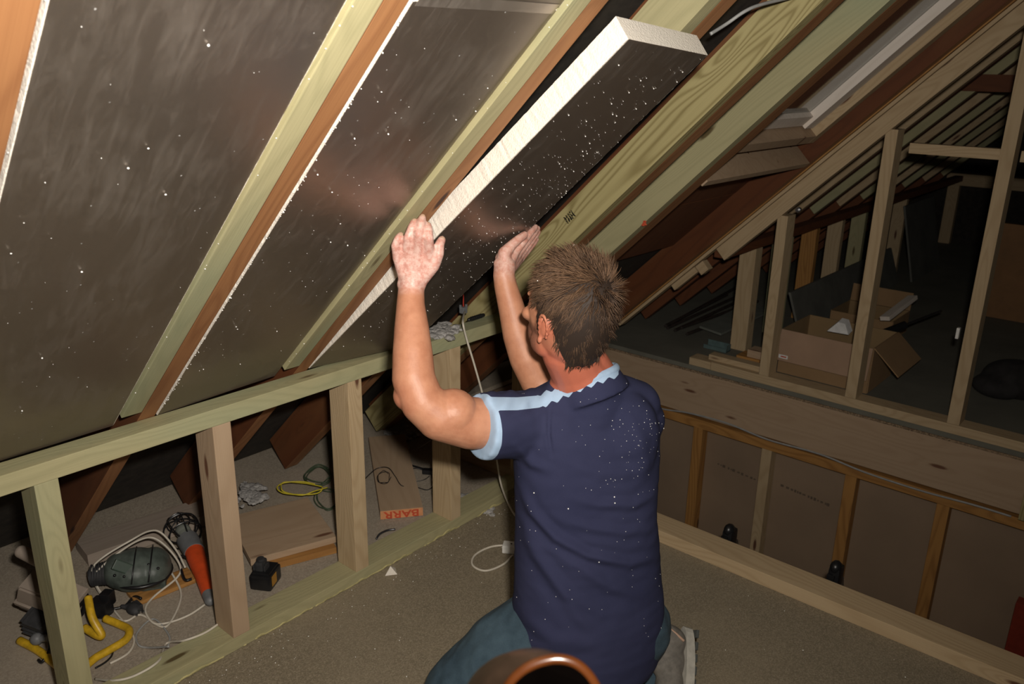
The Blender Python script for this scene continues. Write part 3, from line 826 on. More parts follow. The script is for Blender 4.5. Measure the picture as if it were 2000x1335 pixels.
def beard_fn(p):
    l = HMI @ (p - HC)
    if l.length > .15: return 0.0
    return ftn(l.y, -.005, .015) * ftn(-l.z, .012, .035) * (1 - ftn(-l.z, .10, .125) * .3) * (1 - ftn(.03 - abs(l.x), 0, .01) * ftn(l.y, .1, .11))
attr(body, 'red', red_fn); attr(body, 'handdust', dust_fn); attr(body, 'beard', beard_fn)
bo = link('body', body, 'skin'); local(bo, PX)
for sx in (-1, 1):
    def eye(bm, sx=sx): sphere(bm, hp(sx * .030, .0805, .006), .0118, 3)
    e = mesh_obj('eye', eye, 'eye_white', PX, True)
    def ir(bm, sx=sx): sphere(bm, hp(sx * .030, .0885, .006), .0052, 2, (1, .7, 1), HM)
    local(mesh_obj('iris', ir, 'iris', None, True), e)
# finger nails of the near hand
for nm, (pts, rad) in HAND_L.items():
    P = WP(pts); c = P[-1]; d = (P[-1] - P[-2]).normalized(); toC = (CAM - c).normalized(); nrm = (toC - d * toC.dot(d)).normalized()
    fr3 = frame(d, nrm).to_3x3()
    def nail(bm): sphere(bm, c + nrm * rad[-1] * .80 - d * .001, 1.0, 2, (.0056, .0050, .0016), fr3)
    local(mesh_obj('fingernail', nail, 'shoe_piping', None, True), PX)

# --- hair
def hair_mask(l):
    x, y, z = l
    ax = abs(x)
    if y > 0.055: return z > 0.070 - ax * 0.15
    if y > -0.004: return z > (0.012 if ax > .045 else 0.05) + max(0, y - 0.010) * 1.1 or (y < .014 and ax > .05 and z > -.034)
    if y > -0.038: return z > 0.024
    return z > max(-.088, -0.012 + (y + .038) * 3.2)
def skull(n):
    """point of the skull along direction n (head frame)"""
    n = Vector(n).normalized()
    a = Vector((.0755, .094, 0.094 if n.z > 0 else .148)); c = Vector((0, -.012, .030))
    t = 1 / math.sqrt((n.x / a.x) ** 2 + (n.y / a.y) ** 2 + (n.z / a.z) ** 2)
    p1 = c + n * t
    if p1.z < -.02 and p1.y < 0:
        r = math.hypot(p1.x, p1.y + .015); w_ = ftn(-.02 - p1.z, 0, .05)
        if r > 1e-4:
            k = 1 + (max(1, .0600 / r) - 1) * w_; p1 = Vector((p1.x * k, -.015 + (p1.y + .015) * k, p1.z))
    return p1, Vector((n.x / a.x ** 2, n.y / a.y ** 2, n.z / a.z ** 2)).normalized()
def hair():
    rr = random.Random(11); verts = []; faces = []; tone = []
    crown = Vector((0.012, -0.075, 0.085))
    def strand(root, nrm, L, wdt, tn, flow, curl):
        base = len(verts); n = 4
        side = nrm.cross(flow); side = side.normalized() if side.length > 1e-4 else Vector((1, 0, 0))
        p = root - nrm * 0.003; d = (nrm * curl + flow * (1 - curl)).normalized()
        for i in range(n + 1):
            t = i / n; r = wdt * (1 - t) ** 0.8 + 0.00012
            s2 = d.cross(side).normalized()
            for k in range(3):
                an = k * 2.0944; q_ = HC + HM @ (p + side * r * math.cos(an) + s2 * r * math.sin(an)); verts.append(q_); tone.append(min(1, max(0, tn + t * .32)))
            p = p + d * (L / n); d = (d + flow * 0.22 - nrm * 0.10 + Vector((rr.gauss(0, .07), rr.gauss(0, .07), rr.gauss(0, .07)))).normalized()
        for i in range(n):
            for k in range(3): a = base + i * 3 + k; b = base + i * 3 + (k + 1) % 3; faces.append((a, b, b + 3, a + 3))
    cnt = 0
    while cnt < 6800:
        n = Vector((rr.gauss(0, 1), rr.gauss(0, 1), rr.gauss(0, 1)))
        if n.length < .1: continue
        p, nr = skull(n)
        if not hair_mask(p): continue
        fl = (p - crown); fl = fl - nr * fl.dot(nr)
        top = ftn(p.z, .03, .10)
        swirl = nr.cross(fl.normalized() if fl.length > 1e-4 else Vector((1, 0, 0)))
        clump = mnoise.noise_vector(p * 55)
        flow = (fl.normalized() + swirl * 0.35 + clump * 1.2 + Vector((0, 0, -.25 * (1 - top)))).normalized()
        curl = 0.24 + 0.34 * top + rr.gauss(0, .08) + 0.25 * clump.x
        L = (0.018 + 0.018 * top + (0.004 if p.y > -.05 else 0.006)) * rr.uniform(.75, 1.25)
        sideburn = abs(p.x) > .05 and p.y > -.006 and p.z < .03
        if sideburn: L *= .35
        if p.z < -.05: L *= .75
        tn = 0.22 + 0.32 * top + rr.gauss(0, .13) + (0.15 if rr.random() < .10 else 0)
        strand(p, nr, L, rr.uniform(.0008, .0016), tn, flow, max(.1, min(.9, curl)))
        cnt += 1
    me = bpy.data.meshes.new('hair'); me.from_pydata([tuple(v) for v in verts], [], faces); me.update()
    a = me.attributes.new('tone', 'FLOAT', 'POINT'); a.data.foreach_set('value', tone)
    for p in me.polygons: p.use_smooth = True
    return me
ho = link('hair', hair(), 'hair_brown'); local(ho, PX)
def cap_shape(bm):
    bmesh.ops.create_icosphere(bm, subdivisions=5, radius=1.0)
    for v in bm.verts:
        p, nr = skull(v.co)
        v.co = p + nr * 0.0035
    bmesh.ops.delete(bm, geom=[v for v in bm.verts if not hair_mask(v.co - Vector((0, 0, .003)))], context='VERTS')
    bmesh.ops.solidify(bm, geom=bm.faces[:], thickness=0.004)
    for v in bm.verts: v.co = HC + HM @ v.co
co = mesh_obj('hair_base', cap_shape, 'hair_brown', None, True); local(co, ho)

# --- T-shirt
SL_END = (936, 833, 1.80); SL_AX = (W(1050, 815, 1.88) - W(*SL_END)).normalized()
def shirt_shape(bm):
    ell_loft(bm, TORSO)
    chain(bm, WP([(1052, 824, 1.885), (1000, 830, 1.850)]), [.077, .0755], 32)
    a, b = W(1005, 828, 1.85), W(*SL_END)
    cyl(bm, a, b, .0755, .0735, 40)
    chain(bm, WP([(1243, 820, 1.975), (1200, 814, 2.01)]), [.068, .067], 24)
    cyl(bm, W(1205, 812, 2.01), W(1165, 805, 2.04), .070, .067, 32)
    # shoulder blades, back muscles, waist fold, seat
    sphere(bm, W(1085, 865, 1.885), .085, 3, (1, 1, 1.4)); sphere(bm, W(1215, 855, 1.91), .085, 3, (1, 1, 1.4))
    chain(bm, WP([(1135, 776, 1.87), (1052, 812, 1.875)]), [.056, .055]); chain(bm, WP([(1160, 765, 1.885), (1240, 792, 1.95)]), [.056, .062])
    chain(bm, [W(1146, 850, 1.93), W(1145, 790, 1.905), W(1143, 748, 1.88)], [.100, .098, .074], 48); cax = (UP - RX * 0.27 + BF * 0.30).normalized(); cyl(bm, W(1143, 737, 1.875) - cax * .050, W(1143, 737, 1.875), .090, .0775, 48)
bm = bmesh.new(); shirt_shape(bm)
sh = fuse(bm, 0.0042, 26, 0.5)
def pix(p):
    r = p - CAM; z = r.dot(RV); return 1000 + F * r.dot(RX) / z, 667.5 + F * r.dot(RD) / z
def pdist(x, y, pl):
    best = 1e9; bt = 0
    for i in range(len(pl) - 1):
        ax, ay = pl[i]; bx, by = pl[i + 1]; dx, dy = bx - ax, by - ay
        t = max(0, min(1, ((x - ax) * dx + (y - ay) * dy) / (dx * dx + dy * dy)))
        d = math.hypot(x - ax - dx * t, y - ay - dy * t)
        if d < best: best = d; bt = (i + t) / (len(pl) - 1)
    return best, bt
# creases of the jersey on the back: (points, depth in metres, width)
FOLDS = [([(1005, 930), (1040, 1000), (1085, 1050), (1150, 1085), (1230, 1100), (1290, 1085)], .0055, 9), ([(1020, 1020), (1050, 1090), (1110, 1160), (1170, 1200)], .004, 11),
         ([(1290, 960), (1240, 985), (1170, 985), (1110, 970)], .004, 10), ([(1290, 1030), (1220, 1040), (1150, 1030), (1080, 1010)], .003, 9), ([(1100, 900), (1170, 925), (1250, 920), (1290, 890)], .003, 12),
         ([(1110, 1090), (1180, 1140), (1250, 1165)], .004, 12), ([(1060, 1110), (1120, 1190), (1160, 1240)], .0035, 12), ([(1073, 800), (1072, 850), (1078, 890)], -.003, 4),
         ([(1010, 870), (1040, 905), (1070, 915)], .004, 9), ([(1000, 1180), (1080, 1250), (1180, 1260)], .003, 14), ([(1220, 800), (1250, 860), (1260, 930)], .003, 14)]
sh.update()
def crease(me):
    out = []
    for v in me.vertices:
        n = v.normal; toC = (CAM - v.co).normalized(); f = n.dot(toC)
        dsp = 0.0022 * mnoise.noise(v.co * 14) + 0.0012 * mnoise.noise(Vector((v.co.x * 20, v.co.y * 20, v.co.z * 55)))
        if f > 0.05:
            x, y = pix(v.co)
            for pl, dep, wd in FOLDS:
                d, t = pdist(x, y, pl)
                if d < wd * 3.2: dsp += math.sin(3.14 * min(1, max(0, .08 + t * .84))) * dep * 1.35 * (math.exp(-(d / wd) ** 2) - .55 * math.exp(-((d - wd * 1.7) / wd) ** 2)) * min(1, f * 2)
            if y < 815 and x < 1080 and x > 920:     # gathered sleeve head
                dsp += 0.0025 * math.sin((x + y * .4) * 0.17) * ftn(815 - y, 0, 25)
        out.append(v.co + n * dsp)
    for v, c in zip(me.vertices, out): v.co = c
crease(sh); sh.update()
STR = [(905, 787), (960, 788), (1010, 788), (1050, 784), (1085, 771), (1120, 755), (1160, 740), (1205, 724)]
SE = W(*SL_END)
def blue_fn(p):
    q_ = p - SE; al = q_.dot(SL_AX); rad = (q_ - SL_AX * al).length
    cuff = 0.0135 - al if (rad < .085 and al < .03) else -1.0
    x, y = pix(p)
    r = p - CAM
    st = -1.0
    if r.dot(RV) < 2.0 and x < 1210:
        d, t = pdist(x, y, STR)
        wd = 14 - 5 * t
        if t > .45: wd += 16 * (abs(((x * .045) % 1) - .5) - .22)
        st = (wd - d) * .001
    return max(cuff, st) * 10
attr(sh, 'lightblue', blue_fn)
so = link('t_shirt', sh, 'shirt_jersey'); local(so, PX)
# rib collar round the neck
def collar(bm):
    c = W(1143, 737, 1.875); ax = (UP - RX * 0.27 + BF * 0.30).normalized(); e1 = BR_ - ax * BR_.dot(ax); e1.normalize(); e2 = ax.cross(e1)
    n = 56; rings = []
    for k in range(n):
        t = k * 2 * math.pi / n; o_ = e1 * math.cos(t) * .0775 + e2 * math.sin(t) * .073; on = o_.normalized(); ring = []
        for j in range(8):
            s_ = j * 2 * math.pi / 8
            ring.append(bm.verts.new(c + o_ + ax * (.0085 * math.sin(s_)) + on * (.0045 * math.cos(s_) - .15 * .0085 * math.sin(s_))))
        rings.append(ring)
    for k in range(n):
        a, b = rings[k], rings[(k + 1) % n]
        for j in range(8): bm.faces.new((a[j], a[(j + 1) % 8], b[(j + 1) % 8], b[j]))
plain('rib_blue', (0.36, 0.49, 0.66), 0.9)
local(mesh_obj('collar', collar, 'rib_blue', None, True), so)
# crumbs on the shirt and hair
bvh = BVHTree.FromPolygons([v.co[:] for v in sh.vertices], [p.vertices[:] for p in sh.polygons])
def crumbs3(bm):
    rr = random.Random(8)
    for _ in range(170):
        if rr.random() < .5: x, y = rr.gauss(1245, 35), rr.gauss(870, 50)
        else: x, y = rr.uniform(1005, 1300), rr.uniform(760, 1250)
        h_, n_, _i, _d = bvh.ray_cast(CAM, ray(x, y).normalized())
        if h_ is None: continue
        bmesh.ops.create_icosphere(bm, subdivisions=1, radius=rr.choice((.0005, .0006, .0008, .001)), matrix=Matrix.Translation(h_))
    for x, y in ((1200, 970), (1201, 982), (1043, 962), (1170, 1097), (1110, 993), (1296, 836), (1293, 855)):
        h_, n_, _i, _d = bvh.ray_cast(CAM, ray(x, y).normalized())
        if h_: bmesh.ops.create_icosphere(bm, subdivisions=1, radius=.0018, matrix=Matrix.Translation(h_))
    for x, y in ((1121, 478), (1160, 500), (1190, 552), (1140, 495), (1050, 548), (1155, 512)):
        p = W(x, y, 1.70); d = (p - CAM).normalized()
        bmesh.ops.create_icosphere(bm, subdivisions=1, radius=.0014, matrix=Matrix.Translation(W(x, y, 1.72)))
oc = mesh_obj('foam_crumbs', crumbs3, 'crumb'); local(oc, so); oc['kind'] = 'stuff'

# --- jeans
LH, RH = W(1085, 1222, 1.99), W(1215, 1222, 2.04)
LK = FZ(897, 1352, 0.088); RK = Vector((RH.x, RH.y, 0.085)) + BF * 0.36
LA = Vector((LH.x, LH.y, 0.07)) - BF * 0.10; RA = W(1272, 1335, 2.12)
def jeans(bm):
    sphere(bm, LH, .125, 3, (1, 1, .95)); sphere(bm, RH, .120, 3, (1, 1, .95)); chain(bm, [LH, RH], [.115, .115], 20)
    chain(bm, [LH, LH.lerp(LK, .5) + UP * .018, LK], [.112, .104, .086], 20)
    chain(bm, [RH, RH.lerp(RK, .5) + UP * .012, RK], [.112, .095, .078], 20)
    chain(bm, [LK, LK.lerp(LA, .5), LA], [.072, .062, .048], 16)
    chain(bm, [RK, RK.lerp(RA, .5), RA], [.072, .060, .046], 16)
bm = bmesh.new(); jeans(bm)
jm = fuse(bm, 0.006, 8, 0.5)
for v in jm.vertices:
    v.co += v.normal * (0.004 * mnoise.noise(v.co * 16) + 0.003 * mnoise.noise(Vector((v.co.x * 50, v.co.y * 20, v.co.z * 40)))); v.co.z = max(v.co.z, 0.001)
jo = link('jeans', jm, 'denim'); local(jo, PX)
def belt(bm):
    n = 40; 
    for k in range(n): pass
# --- shoe
def shoe_parts(heel, toe, sole_n, label=None):
    d = (toe - heel).normalized(); sn = (sole_n - d * sole_n.dot(d)).normalized(); sd = d.cross(sn); L = (toe - heel).length
    R3 = Matrix(((d.x, sd.x, -sn.x), (d.y, sd.y, -sn.y), (d.z, sd.z, -sn.z)))
    g = lambda a, b, c: heel + d * a + sd * b - sn * c
    bm = bmesh.new()
    for a, b, c, r in ((0.0, 0, .045, (.040, .036, .050)), (.05, 0, .040, (.05, .036, .048)), (.11, 0, .028, (.055, .040, .036)), (.17, 0, .022, (.055, .045, .028)), (0.015, 0, .085, (.034, .032, .034))):
        sphere(bm, g(a, b, c), 1.0, 3, r, R3)
    up_ = link('shoe', fuse(bm, .004, 6), 'shoe_suede'); local(up_, PX)
    def sole(bm):
        out = []
        for k in range(28):
            t = k * 2 * math.pi / 28; a = .09 + .135 * math.cos(t); b = (.040 + .008 * math.cos(t)) * math.sin(t)
            out.append(g(a, b, .006))
        prism_bm(bm, out, sn * .024)
    local(mesh_obj('shoe_sole', sole, 'shoe_sole', None, False), up_)
    def tread(bm):
        for k in range(9): add_box(bm, g(-.03 + k * .030, 0, -.0215), (.020, .072 - abs(k - 4) * .004, .008), 0.002, R3)
    local(mesh_obj('tread', tread, 'shoe_tread', None, False), up_)
    arc = [g(-.032 + .030 * (1 - math.sin(t)), .034 * math.cos(t), .020 + .055 * math.sin(t)) for t in [k * math.pi / 8 for k in range(9)]]
    local(tube('piping', arc, .0035, 'shoe_piping'), up_)
    return up_
heel = W(1335, 1258, 2.13); toe = W(1318, 1420, 2.04)
shoe_parts(heel, toe, (RX * 0.85 + RV * 0.35))
hl2 = LA + Vector((0.05, -0.02, 0.07)); shoe_parts(hl2, hl2 + Vector((-.02, 0.02, -.16)), -BF)

# ================================================================== THINGS IN THE EAVES
def lump(name, shapes, mat, parent=None, vox=0.003, it=5):
    bm = bmesh.new()
    for sh_ in shapes:
        if sh_[0] == 's': sphere(bm, sh_[1], 1.0, 3, sh_[2], sh_[3] if len(sh_) > 3 else None)
        elif sh_[0] == 'b': add_box(bm, sh_[1], sh_[2], 0, sh_[3] if len(sh_) > 3 else None)
        else: chain(bm, sh_[1], sh_[2], 20)
    o = link(name, fuse(bm, vox, it), mat)
    if parent is not None: local(o, parent)
    return o

# wide planks on the eaves floor
def plank(name, quad, z, th, mat, label, cat='plank'):
    q_ = [FZ(u, v, z) for u, v in quad]
    c = sum(q_, Vector()) / 4
    a = (q_[0] + q_[3]) / 2; b = (q_[1] + q_[2]) / 2; wv = (q_[3] + q_[2]) / 2 - (q_[0] + q_[1]) / 2
    fr = frame(b - a, UP); wd = abs(wv.dot(Vector((fr[0][1], fr[1][1], fr[2][1]))))
    o = timber(name, Vector((a.x, a.y, z - th / 2)), Vector((b.x, b.y, z - th / 2)), wd, th, UP, mat)
    return tag(o, label, cat), fr, c, (b - a).length, wd
plank('plank', [(462, 1006), (601, 969), (657, 1049), (470, 1096)], 0.045, 0.022, 'pink_pine', 'wide pinkish plank lying on the eaves floor behind the black battery')
plank('plank', [(470, 1020), (596, 990), (668, 1066), (488, 1112)], 0.022, 0.021, 'amber_pine', 'orange tinted plank underneath the wide pinkish plank')
plank('plank', [(165, 1042), (400, 972), (408, 1000), (150, 1095)], 0.040, 0.039, 'grey_plank', 'dusty grey plank at the back of the eaves behind the green power tool')
plank('plank', [(250, 1150), (372, 1105), (380, 1130), (262, 1180)], 0.014, 0.013, 'amber_pine', 'small light plank under the green power tool')
pk, fr, c, L_, W_ = plank('printed_box', [(742, 1003), (720, 850), (790, 850), (826, 985)], 0.033, 0.032, 'pink_pine', 'long flat box with an upside-down orange printed end, between two short studs', 'box')
# its printed end
fA, fB = FZ(742, 1003, 0.033), FZ(826, 985, 0.033)
ex = (fB - fA).normalized(); nrm = Vector((ex.y, -ex.x, 0)).normalized()
if nrm.dot(CAM - fA) < 0: nrm = -nrm
pm = pk.matrix_world
lx = L_ / 2; ends = [pm @ Vector((sx * lx, 0, 0)) for sx in (-1, 1)]
ecx = min(ends, key=lambda p: (p - CAM).length); en = (ecx - pm.translation).normalized(); ey = en.cross(UP).normalized()
def band(bm): add_box(bm, ecx + en * 0.0008, (0.0012, W_ - .002, 0.031), 0, Matrix(((en.x, ey.x, 0), (en.y, ey.y, 0), (0, 0, 1))))
local(mesh_obj('orange_band', band, 'orange_ink'), pk)
tm = text_mesh('BARR', 0.040, 0.0005, 0.0008)
exr = -RX.copy(); exr.z = 0; exr = (ey if ey.dot(RX) < 0 else -ey)      # text runs right to left and upside down
mt = Matrix.Identity(4)
for i in range(3): mt[i][0] = exr[i]; mt[i][1] = -UP[i]; mt[i][2] = en[i]
tm.transform(Matrix.Translation(ecx + en * 0.0022) @ mt @ Matrix.Diagonal((1.25, .92, 1, 1)))
local(link('print', tm, 'red_ink'), pk)

# black battery
b0 = FZ(520, 1140, 0.0); yaw = 0.55
bt = thing('battery', b0, 'black cordless tool battery with an orange sticker, on the eaves floor', 'battery')
R3 = Matrix.Rotation(yaw, 3, 'Z')
def bat(bm):
    add_box(bm, b0 + Vector((0, 0, .027)), (.066, .078, .050), .009, R3)
    add_box(bm, b0 + Vector((0, 0, .054)), (.055, .066, .008), .003, R3)
local(mesh_obj('battery_case', bat, 'black_plastic'), bt)
def batn(bm):
    p = b0 + R3 @ Vector((-.008, -.006, 0))
    add_box(bm, p + Vector((0, 0, .070)), (.026, .034, .034), .008, R3); cyl(bm, p + Vector((0, 0, .05)), p + Vector((0, 0, .093)), .013, .011, 20)
    for sx in (-1, 1): add_box(bm, p + R3 @ Vector((sx * .017, 0, .066)), (.005, .030, .018), .002, R3)
local(mesh_obj('battery_post', batn, 'rubber'), bt)
local(mesh_obj('sticker', lambda bm: add_box(bm, b0 + R3 @ Vector((.0336, -.012, .030)), (.001, .030, .032), 0, R3), 'sticker'), bt)

# caged inspection lamp
il = thing('inspection_lamp', FZ(390, 1120, 0), 'caged inspection lamp with orange handle leaning behind a short stud', 'lamp')
p_t, p_n, p_m, p_h = FZ(411, 1172, .022), FZ(392, 1120, .034), FZ(380, 1078, .045), FZ(362, 1045, .055)
p_n = p_t.lerp(p_m, .50)
local(mesh_obj('handle', lambda bm: chain(bm, [p_n.lerp(p_t, .75), p_n, p_n.lerp(p_m, .55), p_m], [.018, .021, .026, .029], 24), 'orange_plastic', None, True), il)
local(mesh_obj('handle_end', lambda bm: (cyl(bm, p_n.lerp(p_t, .75), p_t, .018, .016, 20), sphere(bm, p_t, .016)), 'grey_plastic', None, True), il)
local(mesh_obj('lamp_collar', lambda bm: cyl(bm, p_m, p_m.lerp(p_h, .75), .031, .033, 24), 'grey_plastic', None, True), il)
ax = (p_h - p_m).normalized(); e1 = ax.cross(UP).normalized(); e2 = ax.cross(e1)
def cage(bm):
    c0 = p_m.lerp(p_h, .7)
    for k in range(8):
        t = k * math.pi / 4; o_ = e1 * math.cos(t) + e2 * math.sin(t)
        tube_bm(bm, [c0 + o_ * .032, c0 + ax * .03 + o_ * .050, c0 + ax * .075 + o_ * .054, c0 + ax * .115 + o_ * .032, c0 + ax * .125], .0022, 6, 6)
    for a, r in ((.03, .050), (.075, .054), (.108, .036)):
        tube_bm(bm, [c0 + ax * a + (e1 * math.cos(t) + e2 * math.sin(t)) * r for t in [k * math.pi / 8 for k in range(17)]], .0022, 6, 2)
local(mesh_obj('cage', cage, 'black_plastic', None, True), il)
local(mesh_obj('bulb', lambda bm: (sphere(bm, p_m.lerp(p_h, .8) + ax * .045, .024, 3, (1, 1, 1)), cyl(bm, p_h, p_m.lerp(p_h, .8) + ax * .04, .016, .022)), 'grey_panel', None, True), il)
local(tube('hook', [p_m.lerp(p_n, .2) - e1 * .02 * (1 if e1.dot(RX) > 0 else -1), p_m - e1 * .045 * (1 if e1.dot(RX) > 0 else -1), p_m.lerp(p_n, .9) - e1 * .05 * (1 if e1.dot(RX) > 0 else -1), p_n - e1 * .03 * (1 if e1.dot(RX) > 0 else -1)], .004, 'black_plastic'), il)

# green power tool lying on its side
gt = thing('power_tool', FZ(270, 1130, 0), 'grey-green power tool lying on its side inside the white cable loops', 'power tool')
ga, gb = FZ(220, 1117, .06), FZ(316, 1105, .055)
gx = (gb - ga).normalized(); gy = UP.cross(gx).normalized(); G3 = Matrix(((gx.x, gy.x, 0), (gx.y, gy.y, 0), (gx.z, gy.z, 1)))
gm = (ga + gb) / 2
lump('tool_body', [('s', gm - gx * .005, (.080, .078, .060), G3), ('s', gm + gx * .045, (.050, .074, .054), G3), ('s', gm - gx * .048 + UP * .002, (.045, .058, .052), G3), ('b', gm + gx * .045 - UP * .018, (.065, .112, .055), G3)], 'tool_green', gt, .003, 8)
def trim(bm):
    pts = [gm + gx * (.012 + .080 * math.cos(t)) + gy * (.080 * math.sin(t)) - UP * .012 for t in [k * math.pi / 12 for k in range(25)]]
    tube_bm(bm, pts, .006, 8, 3)
local(mesh_obj('edge_trim', trim, 'black_plastic', None, True), gt)
for t_ in (-.01, .035):
    pts = [gm + gx * (t_ + .012 * math.sin(a)) + gy * (.077 * math.cos(a)) + UP * (.060 * math.sin(a)) for a in [k * math.pi / 10 for k in range(11)]]
    local(tube('seam', pts, .0022, 'black_plastic'), gt)
cN = (CAM - gm).normalized()
lb_c = gm - gx * .048 + cN * .048
G4 = Matrix.Rotation(0, 3, 'Z')
fr4 = frame(gx * .7 - UP * .45 , cN).to_3x3()
local(mesh_obj('name_plate', lambda bm: add_box(bm, gm - gx * .030 + cN * .0605 + UP * .008, (.072, .030, .014), .003, fr4), 'label_green'), gt)
for a, b_ in ((-.06, -.02), (-.035, -.034), (.03, .02), (.055, -.01)):
    local(mesh_obj('screw', lambda bm: sphere(bm, gm + gx * a + gy * b_ * .4 + cN * .062 + UP * b_ * .3, .0045, 2), 'black_plastic', None, True), gt)
gk = ga - gx * .045
def knobp(bm):
    cyl(bm, ga - gx * .01, gk - gx * .015 - UP * .01, .033, .026, 28)
    for k in range(7): cyl(bm, ga - gx * (.012 + k * .007), ga - gx * (.015 + k * .007), .036 - k * .001, None, 28)
local(mesh_obj('tool_knob', knobp, 'rubber', None, True), gt)
tag(tube('power_lead', [FZ(205, 1190, .01), FZ(225, 1188, .008), FZ(245, 1182, .008), FZ(262, 1165, .012), FZ(275, 1168, .03)], .0042, 'black_plastic'), 'short black cord beside the green power tool', 'cord')
pg = thing('mains_plug', FZ(262, 1190, 0), 'dark mains plug lying on the eaves floor below the green power tool', 'plug')
pc = FZ(262, 1188, .014)
lump('plug_body', [('s', pc, (.026, .020, .015)), ('b', pc + Vector((-.004, .004, 0)), (.036, .032, .022)), ('c', [pc, pc + Vector((-.03, -.02, 0.004))], [.010, .006])], 'rubber', pg, .002, 5)
def pins(bm):
    for o_, L in ((Vector((.0, -.010, 0)), .017), (Vector((0, .010, 0)), .017), (Vector((0, 0, .008)), .021)): add_box(bm, pc + Vector((.024, .002, -.003)) + o_, (L, .006, .004), .0008)
local(mesh_obj('plug_pins', pins, 'steel'), pg)

# white cable coil
def LZ(u, v, z=.004):
    p = FZ(u, v, .042)
    return p if p.x > -.094 and z < .042 else FZ(u, v, z)
CO = [(412, 1198, .05), (400, 1180, .01), (370, 1200, .004), (330, 1215, .004), (300, 1216, .006), (284, 1190, .01), (300, 1165, .012), (345, 1128, .03), (352, 1105, .045), (330, 1072, .08), (300, 1050, .11), (270, 1055, .12), (230, 1080, .11), (190, 1115, .08), (183, 1130, .05),
      (196, 1158, .015), (222, 1190, .005), (250, 1225, .004), (262, 1250, .004), (250, 1275, .004), (215, 1295, .004)]
cb = [LZ(u, v, z) for u, v, z in CO[1:]]
tag(tube('white_cable', cb, .0032, 'cable_white', n=8), 'white cable looped over the green power tool, inner loop', 'cable')
CO2 = [(362, 1108, .03), (345, 1075, .06), (315, 1040, .105), (290, 1037, .125), (255, 1055, .125), (205, 1085, .10), (181, 1110, .085), (190, 1145, .03), (210, 1175, .01), (212, 1200, .004), (245, 1212, .004), (275, 1200, .004), (312, 1222, .004), (330, 1218, .004), (350, 1180, .006), (352, 1150, .012), (330, 1110, .035)]
tag(tube('white_cable', [FZ(u, v, z) for u, v, z in CO2], .0032, 'cable_white', n=8), 'white cable looped over the green power tool, outer loop', 'cable')
tag(tube('white_cable', [LZ(430, 1215), LZ(400, 1235), LZ(360, 1250), LZ(325, 1256), LZ(310, 1290), LZ(265, 1318), LZ(225, 1328), LZ(186, 1325)], .0032, 'cable_white', n=8), 'white cable curving across the floor in front of the yellow lamp stand', 'cable')
tag(tube('grey_cable', [LZ(330, 1262), LZ(290, 1264), LZ(270, 1258), LZ(268, 1235), LZ(300, 1208), LZ(330, 1240), LZ(328, 1262)], .0026, 'grey_cable', n=8), 'thin grey lead in a small loop on the eaves floor left of the caged lamp', 'cable')

# yellow work lamp
wl = thing('work_lamp', FZ(110, 1240, 0), 'halogen work lamp on a bent yellow tube stand behind the leftmost short stud', 'lamp')
YT = [(38, 1250, .012), (75, 1270, .012), (115, 1300, .012), (150, 1310, .012), (188, 1283, .012), (215, 1268, .012), (246, 1248, .014), (252, 1230, .014), (236, 1220, .014), (205, 1207, .02)]
local(tube('stand', [FZ(*p) for p in YT], .0105, 'yellow_paint', n=8, seg=14), wl)
local(tube('stand', [FZ(172, 1165, .11), FZ(180, 1205, .075), FZ(198, 1238, .035), FZ(190, 1240, .03), FZ(165, 1225, .035)], .0105, 'yellow_paint', n=8, seg=14), wl)
hc = FZ(92, 1150, .135)
fh = frame(RX * 1.0 - UP * .28 - RV * .3, UP * .9 - RV * .5).to_3x3()
def house(bm):
    r = bmesh.ops.create_cube(bm, size=1.0)
    for v in bm.verts:
        x, y, z = v.co; k = 1.0 if z < 0 else .72
        v.co = hc + fh @ Vector((x * .15 * k, y * .095 * k, z * .06))
    bmesh.ops.bevel(bm, geom=bm.edges[:], offset=.005, segments=2, affect='EDGES')
local(mesh_obj('lamp_housing', house, 'grey_plank'), wl)
local(mesh_obj('lamp_bezel', lambda bm: add_box(bm, hc + fh @ Vector((0, 0, -.038)), (.158, .104, .014), .003, fh), 'grey_plank'), wl)
local(mesh_obj('lamp_glass', lambda bm: add_box(bm, hc + fh @ Vector((0, 0, -.056)), (.150, .096, .022), .006, fh), 'black_plastic'), wl)
g0 = FZ(42, 1077, .235); g1 = FZ(110, 1112, .20)
local(mesh_obj('grip', lambda bm: (cyl(bm, g0, g1, .017, None, 24), sphere(bm, g0, .017, 3)), 'grey_plank', None, True), wl)
local(tube('bracket', [g1, g1 - UP * .03 + RX * .02, hc + fh @ Vector((.085, 0, 0)), hc + fh @ Vector((.085, 0, -.05)) - UP * .02, FZ(172, 1165, .11)], .006, 'black_plastic', n=4), wl)
jb = FZ(78, 1215, .06)
def jbox(bm):
    add_box(bm, jb, (.060, .050, .045), .004, fh); 
    for k in range(4): add_box(bm, jb + UP * (.020 - k * .012) + RX * -.004, (.064, .055, .004), .001, fh)
local(mesh_obj('junction_box', jbox, 'rubber'), wl)
local(mesh_obj('cable_gland', lambda bm: (sphere(bm, FZ(72, 1247, .035), .017, 2), cyl(bm, FZ(72, 1247, .035), FZ(95, 1245, .04), .010)), 'grey_plastic', None, True), wl)
local(tube('lamp_cable', [FZ(92, 1225, .05), FZ(98, 1250, .03), FZ(94, 1275, .02), FZ(82, 1292, .008), FZ(75, 1288, .006)], .0042, 'black_plastic', n=6), wl)
tag(tube('power_lead', [FZ(186, 1304, .004), FZ(205, 1293, .004), FZ(218, 1280, .004), FZ(222, 1264, .005)], .0025, 'black_plastic', n=6), 'thin black cord on the floor beside the yellow lamp stand', 'cord')
